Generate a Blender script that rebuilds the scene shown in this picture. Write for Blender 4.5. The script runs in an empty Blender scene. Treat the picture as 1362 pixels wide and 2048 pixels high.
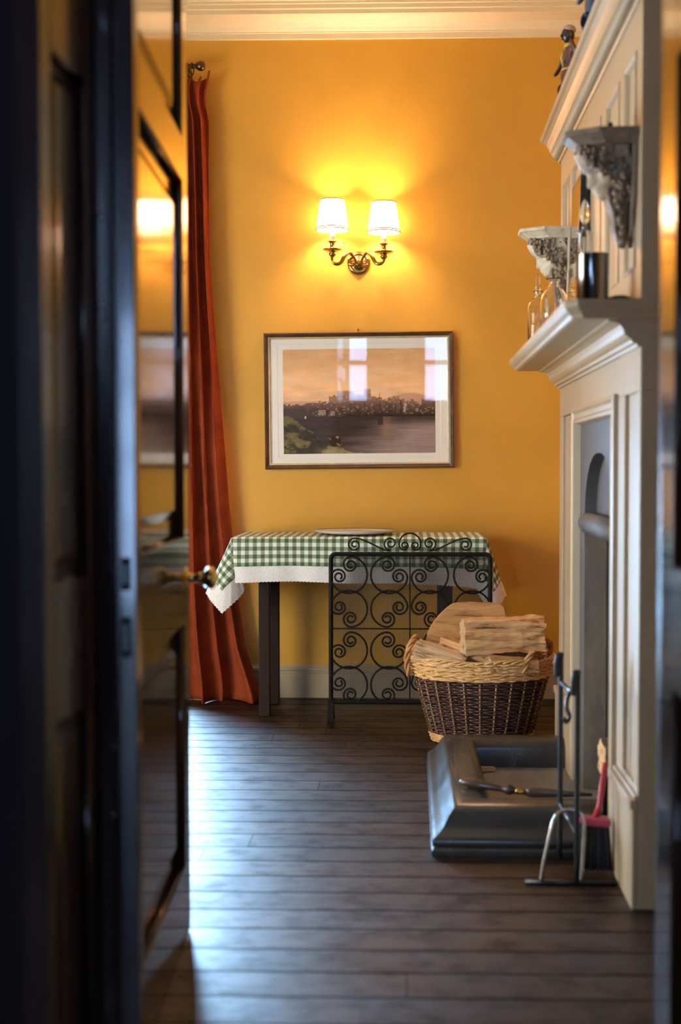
import bpy, bmesh, math, random
from mathutils import Vector, Matrix, noise
random.seed(7)
PI = math.pi
C = bpy.context.scene.collection
sc = bpy.context.scene

# ------------------------------------------------------------------ helpers
def V(*a): return Vector(a)
def s2l(c):
    return tuple(((x/255)/12.92 if x/255 <= .04045 else ((x/255+.055)/1.055)**2.4) for x in c)

class MB:
    """collects faces, then links them as one mesh object"""
    def __init__(s): s.v=[]; s.f=[]; s.m=[]; s.sm=[]
    def add(s, vs, fs, mi=0, smooth=False):
        o=len(s.v); s.v += [tuple(p) for p in vs]
        for f in fs: s.f.append([i+o for i in f]); s.m.append(mi); s.sm.append(smooth)
        return s
    def box(s, x0,x1,y0,y1,z0,z1, mi=0, M=None):
        vs=[V(x,y,z) for z in (z0,z1) for y in (y0,y1) for x in (x0,x1)]
        if M: vs=[M@p for p in vs]
        return s.add(vs,[(0,2,3,1),(4,5,7,6),(0,1,5,4),(2,6,7,3),(0,4,6,2),(1,3,7,5)],mi)
    def tube(s, pts, r, n=8, closed=False, mi=0, caps=True, flat=1.0):
        pts=[Vector(p) for p in pts]; N=len(pts)
        if not hasattr(r,'__len__'): r=[r]*N
        T=[]
        for i in range(N):
            if closed: t=pts[(i+1)%N]-pts[i-1]
            else: t=pts[min(i+1,N-1)]-pts[max(i-1,0)]
            T.append(t.normalized() if t.length>1e-9 else V(0,0,1))
        up=V(0,0,1) if abs(T[0].z)<.9 else V(1,0,0)
        u=(up-T[0]*up.dot(T[0])).normalized(); vs=[]
        for i in range(N):
            u=(u-T[i]*u.dot(T[i])); u=u.normalized() if u.length>1e-9 else V(1,0,0)
            w=T[i].cross(u)
            for k in range(n):
                a=2*PI*k/n; vs.append(pts[i]+(u*math.cos(a)+w*math.sin(a)*flat)*r[i])
        fs=[]
        for i in range(N if closed else N-1):
            j=(i+1)%N
            for k in range(n):
                l=(k+1)%n; fs.append((i*n+k,i*n+l,j*n+l,j*n+k))
        if caps and not closed:
            fs.append(tuple(range(n-1,-1,-1))); fs.append(tuple((N-1)*n+k for k in range(n)))
        return s.add(vs,fs,mi,True)
    def lathe(s, prof, o=(0,0,0), ax='Z', n=32, mi=0, caps=True):
        """prof: (radius, height along ax)"""
        vs=[];fs=[];o=Vector(o);N=len(prof)
        for (r,h) in prof:
            for k in range(n):
                a=2*PI*k/n;c=r*math.cos(a);d=r*math.sin(a)
                p={'Z':V(c,d,h),'Y':V(c,h,d),'X':V(h,c,d),'-Y':V(c,-h,d)}[ax]
                vs.append(o+p)
        for i in range(N-1):
            for k in range(n):
                l=(k+1)%n; fs.append((i*n+k,i*n+l,(i+1)*n+l,(i+1)*n+k))
        if caps:
            if prof[0][0]>1e-6: fs.append(tuple(range(n-1,-1,-1)))
            if prof[-1][0]>1e-6: fs.append(tuple((N-1)*n+k for k in range(n)))
        return s.add(vs,fs,mi,True)
    def ext(s, poly, a0, a1, ax='Y', mi=0, smooth=False):
        """extrude a 2D polygon: ax Y -> poly in (x,z); X -> (y,z); Z -> (x,y)"""
        n=len(poly)
        def P(p,a): return {'Y':V(p[0],a,p[1]),'X':V(a,p[0],p[1]),'Z':V(p[0],p[1],a)}[ax]
        vs=[P(p,a0) for p in poly]+[P(p,a1) for p in poly]
        s.add(vs,[(i,(i+1)%n,n+(i+1)%n,n+i) for i in range(n)],mi,smooth)
        s.add(vs,[tuple(range(n-1,-1,-1)),tuple(range(n,2*n))],mi,False)
        return s
    def ball(s, c, r, nu=16, nv=10, mi=0, M=None):
        c=Vector(c); r=Vector(r) if hasattr(r,'__len__') else V(r,r,r)
        vs=[];fs=[]
        for j in range(nv+1):
            t=PI*j/nv
            for i in range(nu):
                a=2*PI*i/nu
                p=V(r.x*math.sin(t)*math.cos(a), r.y*math.sin(t)*math.sin(a), r.z*math.cos(t))
                if M: p=M@p
                vs.append(c+p)
        for j in range(nv):
            for i in range(nu):
                k=(i+1)%nu; fs.append((j*nu+i,(j+1)*nu+i,(j+1)*nu+k,j*nu+k))
        return s.add(vs,fs,mi,True)
    def build(s, name, mats, parent=None, bevel=0, weld=True, **tags):
        me=bpy.data.meshes.new(name)
        me.from_pydata(s.v,[],s.f)
        if not isinstance(mats,(list,tuple)): mats=[mats]
        for m in mats: me.materials.append(m)
        me.polygons.foreach_set('material_index',s.m)
        me.polygons.foreach_set('use_smooth',s.sm)
        bm=bmesh.new(); bm.from_mesh(me)
        if weld: bmesh.ops.remove_doubles(bm,verts=bm.verts,dist=1e-5)
        bmesh.ops.recalc_face_normals(bm,faces=bm.faces)
        bm.to_mesh(me); bm.free(); me.update()
        o=bpy.data.objects.new(name,me); C.objects.link(o)
        if parent: o.parent=parent
        if bevel:
            md=o.modifiers.new('bevel','BEVEL'); md.width=bevel; md.segments=2; md.limit_method='ANGLE'; md.angle_limit=.6
        for k,v in tags.items(): o[k]=v
        return o

def thing(name, label, cat, group=None, loc=(0,0,0), rot=(0,0,0)):
    o=bpy.data.objects.new(name,None); o.empty_display_size=.05; C.objects.link(o)
    o.location=loc; o.rotation_euler=rot
    o['label']=label; o['category']=cat
    if group: o['group']=group
    return o
def spiral_curve(pts): return pts
def bez(p0,p1,p2,p3,n=12):
    p0,p1,p2,p3=map(Vector,(p0,p1,p2,p3)); r=[]
    for i in range(n+1):
        t=i/n;u=1-t; r.append(p0*u**3+p1*3*u*u*t+p2*3*u*t*t+p3*t**3)
    return r
def catmull(P,n=8):
    P=[Vector(p) for p in P]; P=[2*P[0]-P[1]]+P+[2*P[-1]-P[-2]]; r=[]
    for i in range(1,len(P)-2):
        for k in range(n):
            t=k/n
            r.append(.5*((2*P[i])+(P[i+1]-P[i-1])*t+(2*P[i-1]-5*P[i]+4*P[i+1]-P[i+2])*t*t+(3*P[i]-P[i-1]-3*P[i+1]+P[i+2])*t**3))
    r.append(P[-2]); return r

# ------------------------------------------------------------------ materials
def newmat(name):
    m=bpy.data.materials.new(name); m.use_nodes=True
    nt=m.node_tree; b=nt.nodes['Principled BSDF']; return m,nt,b
def mat(name, col, rough=.5, metal=0, col2=None, scale=6, stretch=(1,1,1), bump=0, bscale=None, coat=0, spec=.5, detail=5, lo=.35, hi=.65, trans=0, rvar=0, bdist=.005, subs=0, sheen=0):
    m,nt,b=newmat(name); L=nt.links
    b.inputs['Roughness'].default_value=rough; b.inputs['Metallic'].default_value=metal
    b.inputs['Base Color'].default_value=(*col,1); b.inputs['Coat Weight'].default_value=coat
    b.inputs['Specular IOR Level'].default_value=spec; b.inputs['Coat Roughness'].default_value=.08
    if trans: b.inputs['Transmission Weight'].default_value=trans
    if sheen: b.inputs['Sheen Weight'].default_value=sheen; b.inputs['Sheen Roughness'].default_value=.4; b.inputs['Sheen Tint'].default_value=(*[min(1,c*4+.1) for c in col],1)
    if col2 or bump or rvar:
        tc=nt.nodes.new('ShaderNodeTexCoord'); mp=nt.nodes.new('ShaderNodeMapping'); mp.inputs['Scale'].default_value=stretch
        L.new(tc.outputs['Object'],mp.inputs['Vector'])
        nz=nt.nodes.new('ShaderNodeTexNoise'); nz.inputs['Scale'].default_value=scale; nz.inputs['Detail'].default_value=detail; nz.inputs['Roughness'].default_value=.6
        L.new(mp.outputs[0],nz.inputs['Vector'])
        if col2:
            cr=nt.nodes.new('ShaderNodeValToRGB'); cr.color_ramp.elements[0].position=lo; cr.color_ramp.elements[1].position=hi
            cr.color_ramp.elements[0].color=(*col,1); cr.color_ramp.elements[1].color=(*col2,1)
            L.new(nz.outputs['Fac'],cr.inputs[0]); L.new(cr.outputs[0],b.inputs['Base Color'])
        if rvar:
            mr=nt.nodes.new('ShaderNodeMapRange'); mr.inputs['To Min'].default_value=max(0,rough-rvar); mr.inputs['To Max'].default_value=rough+rvar
            mr.inputs['From Min'].default_value=.3; mr.inputs['From Max'].default_value=.7
            L.new(nz.outputs['Fac'],mr.inputs['Value']); L.new(mr.outputs[0],b.inputs['Roughness'])
        if bump:
            n2=nz
            if bscale:
                n2=nt.nodes.new('ShaderNodeTexNoise'); n2.inputs['Scale'].default_value=bscale; n2.inputs['Detail'].default_value=4; L.new(mp.outputs[0],n2.inputs['Vector'])
            bp=nt.nodes.new('ShaderNodeBump'); bp.inputs['Strength'].default_value=bump; bp.inputs['Distance'].default_value=bdist
            L.new(n2.outputs['Fac'],bp.inputs['Height']); L.new(bp.outputs[0],b.inputs['Normal'])
    return m

M={}
M['wall']=mat('yellow_wall_paint',(.67,.335,.027),.5,col2=(.60,.297,.022),scale=2.2,bump=.12,bscale=70,spec=.5,bdist=.003)
M['cream']=mat('cream_plaster',(.80,.66,.40),.6,col2=(.76,.62,.37),scale=3,bump=.05,bscale=30)
M['ceiling']=mat('ceiling_paint',(.8,.72,.52),.7,col2=(.76,.68,.48),scale=2)
M['wood_cream']=mat('cream_gloss_paint',(.42,.325,.21),.36,col2=(.36,.275,.17),scale=5,stretch=(1,1,.5),bump=.08,bscale=25,lo=.3,hi=.75)
M['chalk']=mat('dark_passage_paint',(.10,.075,.06),.7,col2=(.07,.055,.045),scale=3)
M['mahog']=mat('dark_varnished_wood',(.030,.011,.006),.10,col2=(.055,.022,.010),scale=5,stretch=(1,1,.12),coat=.25,bump=.04,bscale=14,rvar=.03,bdist=.002)
M['mahog_dull']=mat('dark_worn_wood',(.020,.008,.007),.22,col2=(.045,.018,.014),scale=7,stretch=(1,1,.2),coat=.3,rvar=.08,bump=.1,bscale=20)
M['arch']=mat('dark_matt_wood',(.012,.006,.006),.55,col2=(.022,.011,.010),scale=7,stretch=(1,1,.2),spec=.08)
M['velvet']=mat('rust_velvet',(.30,.050,.014),.85,col2=(.22,.034,.010),scale=9,spec=.1,bump=.06,bscale=120,sheen=.12)
M['brass']=mat('aged_brass',(.50,.31,.09),.24,1,col2=(.34,.20,.05),scale=25,rvar=.06)
M['brass_pol']=mat('polished_brass',(.72,.50,.18),.1,1)
M['brass_dark']=mat('dark_bronze',(.10,.06,.025),.35,1,col2=(.17,.11,.04),scale=40)
M['iron']=mat('black_wrought_iron',(.006,.006,.006),.55,0,col2=(.014,.011,.010),spec=.12,scale=40,bump=.1,bscale=90,bdist=.001)
M['steel']=mat('blackened_steel',(.010,.010,.012),.32,.2,col2=(.018,.018,.02),scale=30)
M['steel_bright']=mat('worn_bright_steel',(.55,.52,.48),.25,1,col2=(.35,.3,.25),scale=20)
M['table_wood']=mat('dark_oak',(.016,.008,.006),.6,spec=.12,col2=(.032,.018,.013),scale=8,stretch=(1,1,.15),bump=.2,bscale=25)
M['stone']=mat('grey_slate_stone',(.032,.029,.027),.24,col2=(.050,.045,.041),scale=7,rvar=.05,lo=.3,hi=.8)
M['hearth']=mat('worn_hearth_stone',(.13,.115,.105),.5,col2=(.24,.22,.20),scale=9,bump=.2,bscale=40,lo=.3,hi=.75,stretch=(1,.5,1))
M['insert']=mat('grey_insert_stone',(.060,.057,.058),.6,col2=(.115,.105,.10),scale=9,lo=.3,hi=.75,bump=.15,bscale=40,rvar=.08)
M['soot']=mat('sooty_brown_stone',(.035,.026,.020),.75,col2=(.12,.092,.065),scale=6,stretch=(1,1,.4),bump=.3,bscale=30)
M['frame_wood']=mat('walnut_frame_wood',(.05,.02,.008),.3,col2=(.11,.05,.018),scale=12,coat=.3)
M['gilt']=mat('pale_gilt_slip',(.62,.50,.28),.4,col2=(.5,.38,.2),scale=40)
M['mount']=mat('ivory_card',(.84,.80,.72),.8)
M['white_gl']=mat('white_glazed_china',(.80,.80,.78),.2,coat=.5)
M['wicker_d']=mat('dark_willow',(.040,.015,.009),.32,col2=(.11,.045,.026),scale=30,stretch=(1,1,1),bump=.1,bscale=60)
M['wicker_l']=mat('pale_willow',(.62,.33,.11),.45,col2=(.78,.48,.20),scale=25)
M['wicker_h']=mat('tan_willow',(.40,.18,.055),.4,col2=(.55,.29,.10),scale=25)
M['wicker_s']=mat('ochre_willow_stake',(.36,.21,.08),.5)
M['red_pl']=mat('red_plastic',(.36,.02,.03),.35)
M['pink_pl']=mat('pink_red_plastic',(.42,.06,.10),.35)
M['bristle']=mat('black_bristle',(.012,.012,.014),.8)
M['silver']=mat('polished_silver',(.20,.19,.18),.16,1,rvar=.04,scale=20)
M['black']=mat('black_lacquer',(.008,.008,.008),.3)
M['corb_stone']=mat('ivory_plaster_stone',(.60,.52,.38),.45,col2=(.36,.29,.19),scale=30,lo=.5,hi=.75,bump=.2,bscale=60)
M['corb_hair']=mat('bronzed_plaster',(.14,.09,.05),.45,col2=(.34,.25,.16),scale=60,bump=.4,bscale=80)
M['corb_hair_shade']=mat('shaded_bronzed_plaster',(.13,.085,.05),.4,col2=(.30,.21,.13),scale=40,bump=.4,bscale=70)  # hair of the near bracket, the shade there put into its colour
M['corb_face_shade']=mat('shaded_ivory_plaster',(.46,.36,.24),.45,col2=(.30,.22,.14),scale=30,bump=.2,bscale=60)  # face of the near bracket, ivory plaster darkened to paint in its shade
M['char']=mat('dark_turned_wood',(.028,.014,.009),.35,col2=(.05,.025,.015),scale=20,coat=.3)
M['fig_black']=mat('black_glazed_figure',(.012,.010,.010),.3,col2=(.03,.02,.015),scale=40,coat=.3)
M['fig_red']=mat('painted_figure_coat',(.16,.03,.015),.35,col2=(.05,.06,.08),scale=55,lo=.45,hi=.55)
M['fig_cap']=mat('painted_figure_cap',(.42,.33,.25),.4)
M['fig_gold']=mat('painted_figure_gold',(.50,.34,.06),.4)
M['fig_blue']=mat('painted_figure_blue',(.06,.09,.16),.35)
M['candle']=mat('ivory_candle_tube',(.85,.78,.6),.5)
M['trim_gold']=mat('shade_braid',(.30,.17,.06),.8)

def logmat(name,c1,c2,c3):
    m,nt,b=newmat(name); L=nt.links
    tc=nt.nodes.new('ShaderNodeTexCoord'); mp=nt.nodes.new('ShaderNodeMapping'); mp.inputs['Scale'].default_value=(1.2,9,9)
    L.new(tc.outputs['Object'],mp.inputs['Vector'])
    n=nt.nodes.new('ShaderNodeTexNoise'); n.inputs['Scale'].default_value=6; n.inputs['Detail'].default_value=8; n.inputs['Roughness'].default_value=.7; n.inputs['Distortion'].default_value=.6
    L.new(mp.outputs[0],n.inputs['Vector'])
    cr=nt.nodes.new('ShaderNodeValToRGB'); e=cr.color_ramp.elements
    e[0].position=.36; e[0].color=(*c3,1); e[1].position=.66; e[1].color=(*c1,1)
    k=e.new(.43); k.color=(*c2,1); k=e.new(.54); k.color=(*[(a+d)/2 for a,d in zip(c1,c2)],1)
    L.new(n.outputs['Fac'],cr.inputs[0]); L.new(cr.outputs[0],b.inputs['Base Color'])
    bp=nt.nodes.new('ShaderNodeBump'); bp.inputs['Strength'].default_value=.7; bp.inputs['Distance'].default_value=.006
    L.new(n.outputs['Fac'],bp.inputs['Height']); L.new(bp.outputs[0],b.inputs['Normal']); b.inputs['Roughness'].default_value=.75
    return m
M['log']=logmat('split_firewood',(.76,.46,.21),(.52,.27,.10),(.07,.028,.010))
M['log_pale']=logmat('pale_split_firewood',(.60,.42,.24),(.44,.27,.13),(.16,.09,.04))
M['log_or']=logmat('orange_cut_firewood',(.50,.265,.085),(.38,.18,.055),(.16,.065,.02))
M['bark']=mat('rough_bark',(.10,.06,.035),.9,col2=(.26,.17,.10),scale=22,stretch=(.3,1,1),bump=.8,bscale=30)

# floor
def floor_mat():
    m,nt,b=newmat('worn_floorboards'); L=nt.links; N=nt.nodes.new
    tc=N('ShaderNodeTexCoord'); sp=N('ShaderNodeSeparateXYZ'); L.new(tc.outputs['Object'],sp.inputs[0])
    def mth(op,a,bv=None):
        n=N('ShaderNodeMath'); n.operation=op
        for i,x in enumerate((a,bv)):
            if x is None: continue
            if isinstance(x,(int,float)): n.inputs[i].default_value=x
            else: L.new(x,n.inputs[i])
        return n.outputs[0]
    yb=mth('DIVIDE',sp.outputs['Y'],.133); row=mth('FLOOR',yb); fr=mth('FRACT',yb)
    wn=N('ShaderNodeTexWhiteNoise'); wn.noise_dimensions='1D'; L.new(row,wn.inputs['W'])
    off=mth('MULTIPLY',wn.outputs['Value'],2.4); xb=mth('DIVIDE',mth('ADD',sp.outputs['X'],off),3.6); col=mth('FLOOR',xb); fx=mth('FRACT',xb)
    cv=N('ShaderNodeCombineXYZ'); L.new(row,cv.inputs[0]); L.new(col,cv.inputs[1])
    w2=N('ShaderNodeTexWhiteNoise'); w2.noise_dimensions='3D'; L.new(cv.outputs[0],w2.inputs['Vector'])
    # grain
    cg=N('ShaderNodeCombineXYZ'); L.new(mth('MULTIPLY',sp.outputs['X'],1.8),cg.inputs[0]); L.new(mth('MULTIPLY',sp.outputs['Y'],14.0),cg.inputs[1]); L.new(mth('MULTIPLY',w2.outputs['Value'],40.0),cg.inputs[2])
    n1=N('ShaderNodeTexNoise'); n1.inputs['Scale'].default_value=3.2; n1.inputs['Detail'].default_value=8; n1.inputs['Roughness'].default_value=.65; n1.inputs['Distortion'].default_value=.4; L.new(cg.outputs[0],n1.inputs['Vector'])
    n2=N('ShaderNodeTexNoise'); n2.inputs['Scale'].default_value=3.0; n2.inputs['Detail'].default_value=5; L.new(tc.outputs['Object'],n2.inputs['Vector'])
    cr=N('ShaderNodeValToRGB'); e=cr.color_ramp.elements; e[0].position=.34; e[0].color=(.004,.002,.0015,1); e[1].position=.74; e[1].color=(.062,.026,.010,1)
    L.new(mth('ADD',mth('MULTIPLY',n1.outputs['Fac'],.78),mth('MULTIPLY',w2.outputs['Value'],.16)),cr.inputs[0])
    # worn and dark-stained patches stretched along the boards
    cw=N('ShaderNodeCombineXYZ'); L.new(mth('MULTIPLY',sp.outputs['X'],7.0),cw.inputs[0]); L.new(mth('MULTIPLY',sp.outputs['Y'],9.0),cw.inputs[1]); L.new(mth('MULTIPLY',row,7.3),cw.inputs[2])
    n3=N('ShaderNodeTexNoise'); n3.inputs['Scale'].default_value=1.6; n3.inputs['Detail'].default_value=6; n3.inputs['Roughness'].default_value=.62; L.new(cw.outputs[0],n3.inputs['Vector'])
    wear=N('ShaderNodeMapRange'); wear.inputs['From Min'].default_value=.30; wear.inputs['From Max'].default_value=.55; wear.inputs['To Min'].default_value=.25; L.new(n3.outputs['Fac'],wear.inputs['Value'])
    gap=mth('MINIMUM',mth('MULTIPLY',mth('MINIMUM',fr,mth('SUBTRACT',1.0,fr)),15.0),mth('MULTIPLY',mth('MINIMUM',fx,mth('SUBTRACT',1.0,fx)),1500.0))
    gap=mth('MINIMUM',gap,1.0)
    mx=N('ShaderNodeMix'); mx.data_type='RGBA'; mx.inputs[6].default_value=(.005,.0025,.002,1); L.new(mth('MULTIPLY',gap,mth('ADD',mth('MULTIPLY',wear.outputs[0],.7),.3)),mx.inputs[0]); L.new(cr.outputs[0],mx.inputs[7])
    L.new(mx.outputs[2],b.inputs['Base Color'])
    rg=N('ShaderNodeMapRange'); rg.inputs['From Min'].default_value=.3; rg.inputs['From Max'].default_value=.7; rg.inputs['To Min'].default_value=.42; rg.inputs['To Max'].default_value=.60
    L.new(n2.outputs['Fac'],rg.inputs['Value']); L.new(rg.outputs[0],b.inputs['Roughness'])
    L.new(mth('MULTIPLY',gap,mth('ADD',mth('MULTIPLY',wear.outputs[0],.22),.06)),b.inputs['Specular IOR Level'])
    b.inputs['Coat Roughness'].default_value=.50; L.new(b.inputs['Normal'].links[0].from_socket,b.inputs['Coat Normal']) if b.inputs['Normal'].links else None; L.new(mth('MULTIPLY',gap,mth('ADD',mth('MULTIPLY',wear.outputs[0],.30),.05)),b.inputs['Coat Weight'])
    # height: cupped boards + grain
    cup=mth('MULTIPLY',mth('POWER',mth('ABSOLUTE',mth('SUBTRACT',fr,.5)),2.0),-1.2)
    gy=mth('MINIMUM',mth('MULTIPLY',mth('MINIMUM',fr,mth('SUBTRACT',1.0,fr)),28.0),1.0)
    hh=mth('ADD',mth('ADD',mth('MULTIPLY',gy,1.0),cup),mth('ADD',mth('MULTIPLY',n1.outputs['Fac'],.35),mth('ADD',mth('MULTIPLY',n2.outputs['Fac'],1.0),mth('MULTIPLY',n3.outputs['Fac'],.12))))
    bp=N('ShaderNodeBump'); bp.inputs['Strength'].default_value=.55; bp.inputs['Distance'].default_value=.004
    L.new(hh,bp.inputs['Height']); L.new(bp.outputs[0],b.inputs['Normal']); L.new(bp.outputs[0],b.inputs['Coat Normal'])
    return m
M['floor']=floor_mat()

def glass_thin(name,tint=(1,1,1),ior=1.5):
    m=bpy.data.materials.new(name); m.use_nodes=True; nt=m.node_tree; nt.nodes.clear(); N=nt.nodes.new; L=nt.links
    o=N('ShaderNodeOutputMaterial'); mx=N('ShaderNodeMixShader'); fr=N('ShaderNodeFresnel'); fr.inputs[0].default_value=ior
    t=N('ShaderNodeBsdfTransparent'); t.inputs[0].default_value=(*tint,1); g=N('ShaderNodeBsdfGlossy'); g.inputs['Roughness'].default_value=.0
    L.new(fr.outputs[0],mx.inputs[0]); L.new(t.outputs[0],mx.inputs[1]); L.new(g.outputs[0],mx.inputs[2]); L.new(mx.outputs[0],o.inputs[0])
    return m
M['pane']=glass_thin('window_glass')
M['picglass']=glass_thin('picture_glass',ior=1.45)
m,nt,b=newmat('clear_glass'); b.inputs['Transmission Weight'].default_value=1; b.inputs['Roughness'].default_value=.02; b.inputs['IOR'].default_value=1.48; b.inputs['Base Color'].default_value=(.97,.97,.96,1); M['glass']=m
# lampshade fabric: lets the bulb's light through
m=bpy.data.materials.new('lampshade_fabric'); m.use_nodes=True; nt=m.node_tree; nt.nodes.clear(); N=nt.nodes.new; L=nt.links
o=N('ShaderNodeOutputMaterial'); mx=N('ShaderNodeMixShader'); mx.inputs[0].default_value=.85; d=N('ShaderNodeBsdfDiffuse'); d.inputs[0].default_value=(.9,.86,.78,1); t=N('ShaderNodeBsdfTranslucent'); t.inputs[0].default_value=(.95,.88,.76,1)
L.new(d.outputs[0],mx.inputs[1]); L.new(t.outputs[0],mx.inputs[2]); L.new(mx.outputs[0],o.inputs[0]); M['shade']=m
m,nt,b=newmat('lit_bulb'); b.inputs['Emission Color'].default_value=(1,.72,.38,1); b.inputs['Emission Strength'].default_value=25; M['bulb']=m

# gingham
m,nt,b=newmat('green_gingham'); N=nt.nodes.new; L=nt.links
uv=N('ShaderNodeUVMap'); uv.uv_map='UVMap'; sp=N('ShaderNodeSeparateXYZ'); L.new(uv.outputs[0],sp.inputs[0])
outs=[]
for ch in ('X','Y'):
    a=N('ShaderNodeMath'); a.operation='FRACT'; L.new(sp.outputs[ch],a.inputs[0])
    g=N('ShaderNodeMath'); g.operation='GREATER_THAN'; g.inputs[1].default_value=.5; L.new(a.outputs[0],g.inputs[0]); outs.append(g.outputs[0])
ad=N('ShaderNodeMath'); ad.operation='ADD'; L.new(outs[0],ad.inputs[0]); L.new(outs[1],ad.inputs[1])
dv=N('ShaderNodeMath'); dv.operation='MULTIPLY'; dv.inputs[1].default_value=.5; L.new(ad.outputs[0],dv.inputs[0])
cr=N('ShaderNodeValToRGB'); cr.color_ramp.interpolation='CONSTANT'; e=cr.color_ramp.elements
e[0].position=0; e[0].color=(.80,.80,.74,1); e[1].position=.4; e[1].color=(.26,.335,.22,1); k=e.new(.8); k.color=(.062,.112,.046,1)
L.new(dv.outputs[0],cr.inputs[0]); L.new(cr.outputs[0],b.inputs['Base Color']); b.inputs['Roughness'].default_value=.85; M['gingham']=m
# lace
m,nt,b=newmat('white_crochet_lace'); N=nt.nodes.new; L=nt.links
uv=N('ShaderNodeUVMap'); uv.uv_map='UVMap'; vo=N('ShaderNodeTexVoronoi'); vo.inputs['Scale'].default_value=13; L.new(uv.outputs[0],vo.inputs['Vector'])
gt=N('ShaderNodeMath'); gt.operation='GREATER_THAN'; gt.inputs[1].default_value=.24; L.new(vo.outputs['Distance'],gt.inputs[0])
mr=N('ShaderNodeMapRange'); mr.inputs['To Min'].default_value=.25; mr.inputs['To Max'].default_value=1.0; L.new(gt.outputs[0],mr.inputs['Value'])
L.new(mr.outputs[0],b.inputs['Alpha']); b.inputs['Base Color'].default_value=(.82,.80,.78,1); b.inputs['Roughness'].default_value=.85
bp=N('ShaderNodeBump'); bp.inputs['Distance'].default_value=.0007; L.new(vo.outputs['Distance'],bp.inputs['Height']); L.new(bp.outputs[0],b.inputs['Normal']); M['lace']=m
# wire gauze
m,nt,b=newmat('iron_wire_gauze'); N=nt.nodes.new; L=nt.links
tc=N('ShaderNodeTexCoord'); sp=N('ShaderNodeSeparateXYZ'); L.new(tc.outputs['Object'],sp.inputs[0]); outs=[]
for ch in ('X','Z'):
    a=N('ShaderNodeMath'); a.operation='MULTIPLY'; a.inputs[1].default_value=300; L.new(sp.outputs[ch],a.inputs[0])
    f=N('ShaderNodeMath'); f.operation='FRACT'; L.new(a.outputs[0],f.inputs[0])
    g=N('ShaderNodeMath'); g.operation='LESS_THAN'; g.inputs[1].default_value=.30; L.new(f.outputs[0],g.inputs[0]); outs.append(g.outputs[0])
mxm=N('ShaderNodeMath'); mxm.operation='MAXIMUM'; L.new(outs[0],mxm.inputs[0]); L.new(outs[1],mxm.inputs[1]); L.new(mxm.outputs[0],b.inputs['Alpha'])
b.inputs['Base Color'].default_value=(.03,.026,.022,1); b.inputs['Roughness'].default_value=.5; b.inputs['Metallic'].default_value=.5; M['gauze']=m

# ------------------------------------------------------------------ the room
YW=6.19; ZC=3.42; XL=-2.75; XR=1.05
HX=.62          # alcove wall sits behind the chimney breast
def struct(mb,name,mats,parent=None,bevel=0):
    return mb.build(name,mats,parent,bevel,**({} if parent else {'kind':'structure'}))
struct(MB().box(XL-.3,3.0,-4.3,YW+.3,-.1,0),'floor',M['floor'])
struct(MB().box(XL-.3,XR+.3,2.12,YW+.3,ZC,ZC+.1),'ceiling',M['ceiling'])
struct(MB().box(-3.0,3.0,-4.3,2.12,ZC,ZC+.1),'ceiling',M['chalk'])
# back wall with a tall window left of the table
wx0,wx1,wz0,wz1=-1.62,-1.00,.10,1.30
w=MB(); w.box(XL-.3,wx0,YW,YW+.3,0,ZC); w.box(wx1,XR+.3,YW,YW+.3,0,ZC); w.box(wx0,wx1,YW,YW+.3,0,wz0); w.box(wx0,wx1,YW,YW+.3,wz1,ZC)
struct(w,'wall_back',M['wall'])
# left wall with a window
ly0,ly1,lz0,lz1=2.35,4.3,.25,2.0
w=MB(); w.box(XL-.3,XL,2.2,ly0,0,ZC); w.box(XL-.3,XL,ly1,YW,0,ZC); w.box(XL-.3,XL,ly0,ly1,0,lz0); w.box(XL-.3,XL,ly0,ly1,lz1,ZC)
struct(w,'wall_left',M['wall'])
# right wall: chimney breast + alcove wall
w=MB(); w.box(XR,XR+.3,2.2,YW,0,ZC)
w.box(.64,XR,3.26,3.44,0,ZC); w.box(.64,XR,4.74,4.90,0,ZC); w.box(.64,XR,3.44,4.74,1.25,ZC)
struct(w,'wall_right',M['wall'])
# dividing wall with the doorway
w=MB(); w.box(XL-.3,-.60,1.98,2.24,0,ZC); w.box(.52,3.0,1.98,2.24,0,ZC); w.box(-.60,.52,1.98,2.24,2.62,ZC)
struct(w,'wall_front',M['chalk'])
# room behind the camera
w=MB(); w.box(-3.0,-2.7,-4.3,1.98,0,ZC); struct(w,'wall_passage_left',M['chalk'])
w=MB(); w.box(2.7,3.0,-4.3,1.98,0,ZC); struct(w,'wall_passage_right',M['chalk'])
rw=[(-2.25,-1.55,.2,2.15),(-.82,-.50,1.9,2.95),(.14,.95,1.9,2.95)]
w=MB(); xs=[-2.7,rw[0][0],rw[0][1],rw[1][0],rw[1][1],rw[2][0],rw[2][1],2.7]
for i in (0,2,4,6): w.box(xs[i],xs[i+1],-4.3,-4.0,0,ZC)
for (a,b_,c,d) in rw: w.box(a,b_,-4.3,-4.0,0,c); w.box(a,b_,-4.3,-4.0,d,ZC)
struct(w,'wall_passage_rear',M['chalk'])

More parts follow.
